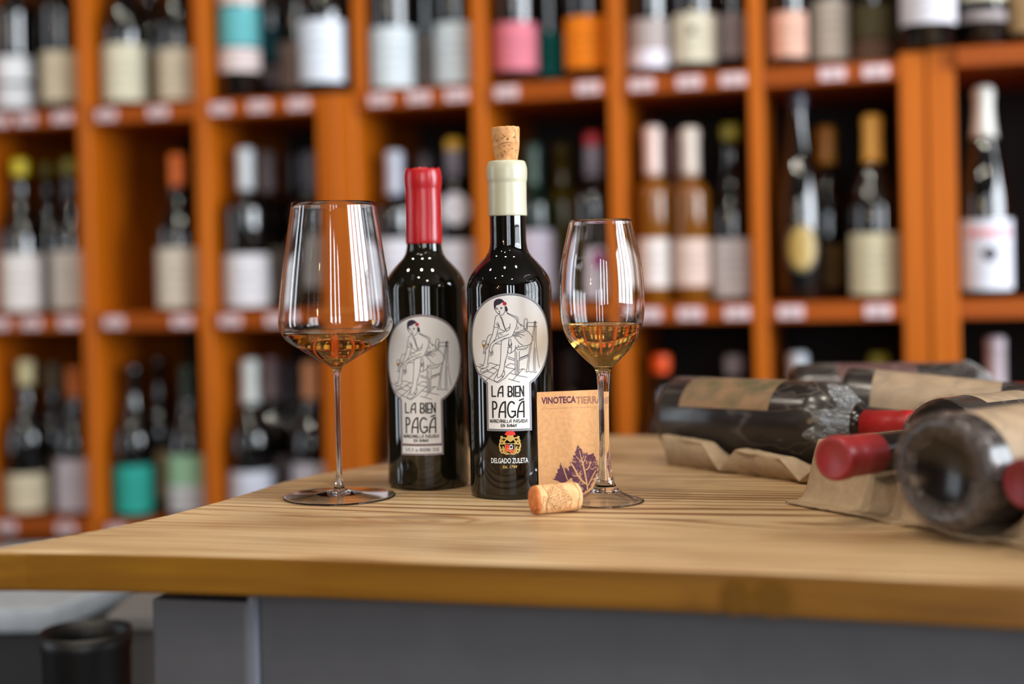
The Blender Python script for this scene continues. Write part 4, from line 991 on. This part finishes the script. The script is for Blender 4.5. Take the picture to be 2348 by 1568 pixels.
def sbottle(row, px, d, kind, r, h, labs, cap, label, body='k', rot=0, ha=72, print_=True):
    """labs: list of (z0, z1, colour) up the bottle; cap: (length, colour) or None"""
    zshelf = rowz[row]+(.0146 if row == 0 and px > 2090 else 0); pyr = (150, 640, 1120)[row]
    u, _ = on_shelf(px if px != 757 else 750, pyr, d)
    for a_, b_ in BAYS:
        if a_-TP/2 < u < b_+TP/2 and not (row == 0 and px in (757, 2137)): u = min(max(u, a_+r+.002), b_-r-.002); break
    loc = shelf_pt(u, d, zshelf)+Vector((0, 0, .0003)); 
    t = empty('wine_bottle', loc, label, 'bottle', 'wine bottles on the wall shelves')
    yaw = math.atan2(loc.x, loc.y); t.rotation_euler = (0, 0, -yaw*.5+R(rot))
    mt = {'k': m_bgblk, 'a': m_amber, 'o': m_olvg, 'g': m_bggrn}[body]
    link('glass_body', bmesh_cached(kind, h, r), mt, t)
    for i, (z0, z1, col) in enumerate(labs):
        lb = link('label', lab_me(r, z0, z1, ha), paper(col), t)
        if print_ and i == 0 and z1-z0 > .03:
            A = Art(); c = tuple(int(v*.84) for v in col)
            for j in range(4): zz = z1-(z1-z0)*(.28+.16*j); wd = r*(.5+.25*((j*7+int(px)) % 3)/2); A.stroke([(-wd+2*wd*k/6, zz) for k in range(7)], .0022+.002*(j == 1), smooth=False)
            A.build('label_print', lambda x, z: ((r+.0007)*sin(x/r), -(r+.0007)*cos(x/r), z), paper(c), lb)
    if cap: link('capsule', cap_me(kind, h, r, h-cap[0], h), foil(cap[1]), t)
    return t
CRM, WHT, GRY, BGE = (208, 196, 168), (222, 224, 228), (160, 152, 150), (196, 180, 160)
BO, BU, FL = 'bordeaux', 'burgundy', 'flute'
SB = [  # most set-back labels and caps have the bay shade painted into their colours
 # upper row ------------------------------------------------------------
 (0, 8, .06, BO, .036, .31, [(.012, .052, WHT), (.06, .105, WHT)], None, 'dark bottle with two-part white label, first in the upper row from the end bay', 'k', 0),
 (0, 82, .15, BO, .037, .31, [(.012, .052, (170, 140, 118)), (.06, .10, (150, 130, 120))], None, 'dark bottle with dim two-part pinkish label, second in the upper row', 'k', 0),
 (0, 150, .06, BO, .038, .31, [(.022, .112, CRM)], None, 'dark bottle with cream label, third in the upper row, against the divider', 'k', 0),
 (0, 285, .06, BU, .041, .30, [(.020, .122, (206, 200, 176))], None, 'broad dark bottle with tall cream label, upper row, second bay from the end', 'k', 0),
 (0, 352, .16, BU, .039, .30, [(.020, .11, (170, 140, 100))], None, 'dark bottle with tan label set back between two cream labels, upper row', 'k', 0),
 (0, 420, .06, BU, .039, .30, [(.020, .112, (210, 196, 172))], None, 'dark bottle with cream label against the bay divider, upper row above the orange cap', 'k', 0),
 (0, 545, .06, BO, .038, .31, [(.052, .092, (222, 206, 204)), (.096, .165, (96, 172, 178)), (.170, .19, (214, 196, 190))], None, 'dark bottle with teal and pale pink banded label, upper row', 'k', 0),
 (0, 618, .20, BO, .036, .31, [(.045, .078, (140, 120, 124)), (.090, .150, (20, 84, 96))], None, 'bottle with dark teal label standing behind the teal-banded one', 'k', 0),
 (0, 692, .14, BO, .037, .31, [(.028, .11, (128, 108, 100))], None, 'dark bottle with dim grey-brown label beside the wide pale blue-white one', 'k', 0),
 (0, 757, .05, BU, .041, .31, [(.042, .148, (216, 224, 236))], None, 'stout dark bottle with wide bluish-white label, last in its upper bay', 'k', 0),
 (0, 910, .06, BO, .038, .31, [(.018, .120, (206, 216, 222))], None, 'dark bottle with large pale blue-grey label above the red-waxed bottle', 'k', 0),
 (0, 985, .16, BO, .037, .31, [(.02, .108, (150, 140, 136))], None, 'dark bottle with grey label set back between two pale ones, upper row', 'k', 0),
 (0, 1056, .06, BO, .038, .31, [(.020, .122, (204, 204, 206))], None, 'dark bottle with light grey label beside the divider, next to the pink label', 'k', 0),
 (0, 1180, .06, BO, .038, .31, [(.034, .112, (212, 120, 136))], None, 'dark bottle with pink label in the upper row above the cork stopper', 'k', 0),
 (0, 1268, .15, BO, .030, .30, [(.022, .100, (0, 104, 98))], None, 'slim bottle with dark teal label between the pink and the orange labels', 'k', 0),
 (0, 1318, .22, BU, .034, .30, [], None, 'olive-yellow glass bottle set back behind the orange label', 'o', 0),
 (0, 1357, .06, BO, .039, .31, [(.026, .112, (244, 132, 8))], None, 'dark bottle with bright orange label in the upper row', 'k', 0),
 (0, 1497, .06, BO, .0355, .31, [(.016, .044, (220, 214, 226)), (.044, .094, (168, 156, 154))], None, 'dark bottle with grey label and white lower band, right of the orange label', 'k', 0),
 (0, 1602, .06, BU, .037, .30, [(.010, .092, (214, 206, 184))], None, 'dark bottle with cream label and small dark emblem, middle of its upper bay', 'k', 0),
 (0, 1692, .12, BO, .033, .30, [(.012, .082, (164, 150, 150))], None, 'slim dark bottle with greyish label beside the divider, upper row', 'k', 0),
 (0, 1818, .06, BO, .030, .31, [(.012, .080, (222, 176, 156))], None, 'dark bottle with salmon-edged pale label in the upper row', 'k', 0),
 (0, 1912, .10, BO, .031, .31, [(.018, .112, (190, 178, 164))], None, 'dark bottle with long grey-beige label next to the salmon label', 'k', 0),
 (0, 2020, .13, BO, .037, .31, [(.010, .046, (112, 84, 66)), (.050, .105, (84, 76, 48))], None, 'dark bottle with dim brown two-part label, upper row above the gold capsule', 'k', 0),
 (0, 2137, .02, BU, .043, .32, [(.036, .13, (210, 206, 214))], None, 'stout dark bottle with large white label above the wide double post', 'k', 0),
 (0, 2262, .05, BO, .037, .31, [(.072, .13, (208, 202, 176)), (.040, .055, (150, 140, 140))], None, 'dark bottle with cream label over a thin black and white band, upper row', 'k', 0),
 (0, 2378, .06, BO, .037, .31, [(.02, .11, (170, 140, 100))], None, 'dark bottle with tan label cut by the picture edge, upper row', 'k', 0),
 # middle row -----------------------------------------------------------
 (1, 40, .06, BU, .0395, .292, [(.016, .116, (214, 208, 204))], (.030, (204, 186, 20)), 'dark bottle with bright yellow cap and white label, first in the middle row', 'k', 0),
 (1, 112, .15, BU, .038, .292, [(.016, .116, (170, 154, 142))], (.028, (128, 118, 14)), 'dark bottle with shade-dimmed yellow cap set back in the end bay, middle row', 'k', 0),
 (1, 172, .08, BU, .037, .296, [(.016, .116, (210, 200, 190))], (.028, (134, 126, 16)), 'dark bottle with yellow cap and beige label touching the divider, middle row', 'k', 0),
 (1, 418, .06, BU, .0415, .296, [(.014, .120, (206, 194, 176))], (.058, (232, 112, 8)), 'dark bottle with an orange cap, alone in its bay, middle row', 'k', 6),
 (1, 563, .06, BO, .041, .302, [(.012, .112, (210, 208, 212))], (.075, (196, 204, 210)), 'dark bottle with silver-white capsule and broad white label, middle row', 'k', 0),
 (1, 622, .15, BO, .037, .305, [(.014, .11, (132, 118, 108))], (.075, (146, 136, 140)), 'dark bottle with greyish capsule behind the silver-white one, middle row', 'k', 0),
 (1, 682, .23, BO, .036, .300, [(.04, .125, (150, 146, 146))], (.07, (44, 40, 48)), 'dark bottle with black capsule seen past the wide wine glass rim', 'k', 0),
 (1, 722, .07, BO, .034, .305, [(.04, .13, (156, 152, 150))], (.07, (58, 58, 70)), 'dark bottle with slate capsule seen through the wide wine glass', 'k', 0),
 (1, 915, .06, BO, .038, .302, [(.010, .118, (206, 204, 212))], (.075, (184, 190, 208)), 'dark bottle with pale blue-grey capsule just left of the red wax', 'k', 0),
 (1, 985, .15, BO, .036, .302, [(.014, .11, (150, 140, 140))], (.07, (96, 92, 100)), 'dark bottle with grey capsule hidden behind the red wax', 'k', 0),
 (1, 1053, .06, BO, .040, .306, [(.008, .112, (208, 202, 208))], (.030, (206, 160, 10)), 'dark bottle with yellow cap and white round medallion, between the hero bottles', 'k', 0),
 (1, 1232, .09, BO, .038, .300, [(.014, .126, (190, 182, 196))], (.075, (40, 70, 58)), 'dark bottle with dark green capsule behind the cream-waxed bottle', 'g', 0),
 (1, 1300, .17, BO, .035, .28, [(.01, .05, (120, 110, 60))], None, 'olive glass bottle set back beside the sherry glass bowl', 'o', 0),
 (1, 1372, .06, BO, .036, .296, [(.008, .108, (206, 196, 206))], (.024, (168, 12, 34)), 'dark bottle with red cap and magenta blot label seen through the sherry glass', 'k', 0),
 (1, 1508, .06, BO, .029, .288, [(.030, .100, (222, 212, 208))], (.080, (226, 200, 192)), 'amber bottle with pinkish-white capsule next to the sherry glass', 'a', 0),
 (1, 1556, .15, BO, .032, .288, [(.03, .09, (150, 120, 90))], (.07, (140, 104, 98)), 'amber bottle with dim pink capsule set back between two amber bottles', 'a', 0),
 (1, 1594, .055, BO, .030, .286, [(.028, .098, (222, 196, 184))], (.078, (222, 208, 196)), 'amber bottle with ivory capsule and peach label, middle row', 'a', 0),
 (1, 1687, .075, BU, .034, .286, [(.014, .100, (208, 200, 200))], (.026, (150, 136, 12)), 'dark bottle with mustard yellow cap and white label, middle row', 'k', 0),
 (1, 1842, .06, FL, .0375, .338, [], (.030, (46, 44, 60)), 'tall slender dark bottle with an oval gold label, middle row', 'k', 0),
 (1, 1905, .17, BU, .036, .300, [(.02, .09, (92, 62, 14))], (.062, (214, 142, 36)), 'dark bottle with gold capsule set back behind the tall slender bottle', 'k', 0),
 (1, 2012, .06, BU, .0405, .300, [(.014, .106, (206, 196, 164))], (.075, (228, 164, 62)), 'dark bottle with amber-gold capsule and cream label, beside the double post', 'k', 0),
 (1, 2260, .04, FL, .0395, .328, [(.012, .120, (214, 214, 224))], (.078, (202, 198, 190)), 'slender dark bottle with long white capsule and white label with red band', 'k', 0),
 # lowest row -----------------------------------------------------------
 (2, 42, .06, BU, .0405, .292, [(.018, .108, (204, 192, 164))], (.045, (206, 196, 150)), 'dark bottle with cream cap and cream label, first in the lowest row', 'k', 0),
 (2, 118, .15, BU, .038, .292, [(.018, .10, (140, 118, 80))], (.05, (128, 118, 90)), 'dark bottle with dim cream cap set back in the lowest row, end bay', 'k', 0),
 (2, 180, .07, BU, .037, .290, [(.024, .124, (196, 186, 194))], (.055, (190, 96, 12)), 'dark bottle with dull orange cap against the divider, lowest row', 'k', 0),
 (2, 312, .06, BU, .0375, .285, [(.010, .112, (40, 160, 146))], None, 'dark bottle with turquoise label in the lowest row', 'k', 0),
 (2, 372, .15, BU, .037, .285, [(.02, .11, (10, 44, 28))], None, 'dark bottle with dark green label set back beside the turquoise one', 'k', 0),
 (2, 440, .06, BU, .038, .290, [(.012, .060, (206, 206, 210)), (.060, .115, (150, 190, 156))], (.06, (16, 40, 22)), 'dark bottle with pale green and white label, lowest row', 'k', 0),
 (2, 575, .06, BU, .040, .300, [(.012, .106, (204, 208, 222))], (.078, (200, 208, 206)), 'dark bottle with shiny white capsule in the lowest row', 'k', 0),
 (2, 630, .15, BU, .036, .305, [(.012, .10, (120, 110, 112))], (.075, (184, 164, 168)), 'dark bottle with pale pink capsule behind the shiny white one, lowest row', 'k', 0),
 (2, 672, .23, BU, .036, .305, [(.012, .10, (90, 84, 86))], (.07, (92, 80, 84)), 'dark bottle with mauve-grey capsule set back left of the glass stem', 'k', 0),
 (2, 722, .06, BU, .037, .300, [(.012, .118, (196, 192, 204))], (.065, (206, 142, 96)), 'dark bottle with copper capsule beside the wide glass stem, lowest row', 'k', 0),
 (2, 930, .08, BU, .038, .29, [(.012, .10, (180, 170, 160))], (.05, (60, 50, 50)), 'dark bottle hidden behind the red-waxed bottle, lowest row', 'k', 0),
 (2, 1040, .08, BU, .038, .29, [(.012, .10, (180, 170, 160))], (.05, (60, 50, 50)), 'dark bottle showing only between the two labelled bottles, lowest row', 'k', 0),
 (2, 1320, .10, BO, .038, .29, [(.012, .10, (60, 50, 50))], (.06, (26, 22, 28)), 'dark bottle behind the sherry glass stem, lowest row', 'k', 0),
 (2, 1525, .07, BU, .038, .285, [(.012, .10, (196, 186, 180))], (.030, (236, 84, 26)), 'dark bottle with orange-red cap above the first wrapped bottle', 'k', 0),
 (2, 1692, .08, BU, .038, .285, [(.012, .10, (180, 170, 170))], (.032, (160, 150, 152)), 'dark bottle with grey-white cap above the wrapped bottle shoulder', 'k', 0),
 (2, 1838, .07, BU, .038, .288, [(.012, .10, (190, 190, 190))], (.045, (196, 204, 212)), 'dark bottle with broad white cap in front of the divider side, lowest row', 'k', 0),
 (2, 2026, .08, BU, .038, .287, [(.012, .10, (190, 190, 190))], (.030, (142, 132, 12)), 'dark bottle with olive-yellow cap above the rearmost wrapped bottle', 'k', 0),
 (2, 2292, .06, BO, .038, .315, [(.012, .10, (190, 190, 190))], (.120, (176, 160, 166)), 'dark bottle with long dusty pink capsule at the edge bay, lowest row', 'k', 0),
]
TOPS = {(1,40):362,(1,112):368,(1,172):360,(1,418):350,(1,563):338,(1,622):345,(1,682):350,(1,722):345,(1,915):346,(1,985):350,(1,1053):318,(1,1232):330,(1,1372):305,(1,1508):292,(1,1556):308,(1,1594):295,(1,1687):288,(1,1842):205,(1,1905):295,(1,2012):268,(1,2260):205,
 (2,42):822,(2,118):828,(2,180):838,(2,312):830,(2,440):835,(2,575):822,(2,630):818,(2,672):828,(2,722):828,(2,1525):815,(2,1692):818,(2,1838):812,(2,2026):815,(2,2292):778}
LY = {(1,40):(577,710),(1,112):(570,700),(1,172):(570,705),(1,418):(565,710),(1,563):(580,712),(1,1372):(570,690),(1,1508):(548,660),(1,1594):(550,658),(1,1687):(550,683),(1,2012):(538,680),(1,2260):(508,670),
 (2,42):(1083,1185),(2,180):(1050,1175),(2,312):(1065,1188),(2,575):(1080,1180),(2,722):(1062,1170),(0,285):(95,226),(0,420):(105,226),(0,150):(110,226),(0,757):(40,183),(0,910):(58,198),(0,1056):(48,190),(0,1180):(50,160),(0,1357):(36,155),(0,1602):(30,143),(0,1692):(32,133),(0,1818):(28,132)}
made = {}
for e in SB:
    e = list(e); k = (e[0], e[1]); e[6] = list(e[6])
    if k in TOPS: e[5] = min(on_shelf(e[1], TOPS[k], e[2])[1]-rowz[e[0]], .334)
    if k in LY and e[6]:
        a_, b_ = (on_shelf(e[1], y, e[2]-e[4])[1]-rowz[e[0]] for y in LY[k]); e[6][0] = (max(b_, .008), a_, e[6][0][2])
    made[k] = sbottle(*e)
def emblem(key, fn, col, name, r, d0=0):
    A = Art(); fn(A); A.build(name, lambda x, z: ((r+.0012)*sin(x/r), -(r+.0012)*cos(x/r), z), foil(col, .5), made[key])
emblem((1, 1842), lambda A: A.disc(0, .085, .021, 24, .034), (168, 138, 66), 'oval_label', .0375)
emblem((1, 1842), lambda A: A.stroke([(.024*cos(2*pi*k/24), .085+.038*sin(2*pi*k/24)) for k in range(24)], .002, closed=True, sub=1), (120, 110, 90), 'label_ring', .0375)
emblem((1, 2260), lambda A: A.disc(.0, .068, .011, 20), (60, 56, 60), 'round_emblem', .0395)
emblem((1, 2260), lambda A: A.stroke([(-.034+.068*k/12, .1) for k in range(13)], .014, smooth=False), (212, 150, 156), 'red_band', .0395)
emblem((1, 1372), lambda A: A.disc(.004, .074, .017, 18, .015), (156, 50, 118), 'magenta_blot', .036)
emblem((1, 1053), lambda A: A.disc(0, .165, .026, 24), (204, 198, 204), 'medallion', .040)
emblem((0, 1602), lambda A: A.disc(-.006, .070, .006, 14), (104, 88, 60), 'small_emblem', .037)
for k_ in ((1, 1053), (1, 1372)):            # grey neck bands
    h = [e for e in SB if (e[0], e[1]) == k_][0][5]; link('neck_label', lathe([(.0145, h-.085), (.0152, h-.084), (.0152, h-.036), (.0145, h-.035)], 24), foil((120, 116, 130)), made[k_])

# ------------------------------------------------------------------ things under the table's left corner
def pbox(name, px0, px1, py0, py1, y, dep, mat, label, cat, yaw=0):
    a_ = on_y(px0, py1, y); b_ = on_y(px1, py0, y); t = empty(name, (a_.x, y, a_.z), label, cat); t.rotation_euler = (0, 0, yaw)
    return t, b_.x-a_.x, b_.z-a_.z
m_dkg = M('dark_grey_plastic', (44, 46, 50), .6); m_palt = M('pale_stone', (170, 178, 186), .5, var=.1)
p_ = on_y(-260, 1398, 1.75)
bench = empty('low_counter', (p_.x, 1.75, 0), 'low dark grey counter with a pale stone top behind the table corner', 'counter')
hb = p_.z; bw = on_y(236, 1400, 1.75).x-p_.x
link('counter_body', box_me(0, bw, 0, .42, 0, hb-.03, .003), m_dkg, bench, smooth=False)
vv = [(-.01, -.01), (on_y(120, 1400, 1.75).x-p_.x, -.01), (bw+.01, .20), (bw+.01, .43), (-.01, .43)]
slab([Vector((a_, b_, 0)) for a_, b_ in vv], hb-.0295, hb, .003, 'stone_top', m_palt, bench)
p_ = on_y(95, 1445, 1.50); p2 = on_y(300, 1445, 1.50)
bg = empty('waste_bin', ((p_.x+p2.x)/2, 1.50, 0), 'black bin with rolled rim standing behind the grey table leg', 'bin'); hb2 = p_.z; rb = (p2.x-p_.x)/2
m_bin = M('black_plastic', (12, 12, 13), .45)
link('bin_body', lathe([(0, .01), (rb*.72, 0), (rb*.75, .01), (rb*.97, hb2-.02), (rb, hb2-.015), (rb, hb2), (rb*.96, hb2), (rb*.94, hb2-.02), (rb*.7, .02), (0, .02)], 48), m_bin, bg)
p_ = on_y(250, 1408, 1.70); p2 = on_y(420, 1408, 1.70)
bk_ = empty('storage_crate', (p_.x, 1.70, 0), 'grey crate with a light rim between the black bin and the table leg', 'crate')
link('crate_body', box_me(0, p2.x-p_.x, 0, .22, 0, p_.z-.02, .004), M('grey_plastic', (84, 84, 86), .6), bk_, smooth=False)
link('crate_rim', box_me(-.003, p2.x-p_.x+.006, -.006, .226, p_.z-.0195, p_.z, .004), M('light_grey_plastic', (130, 130, 132), .5), bk_, smooth=False)
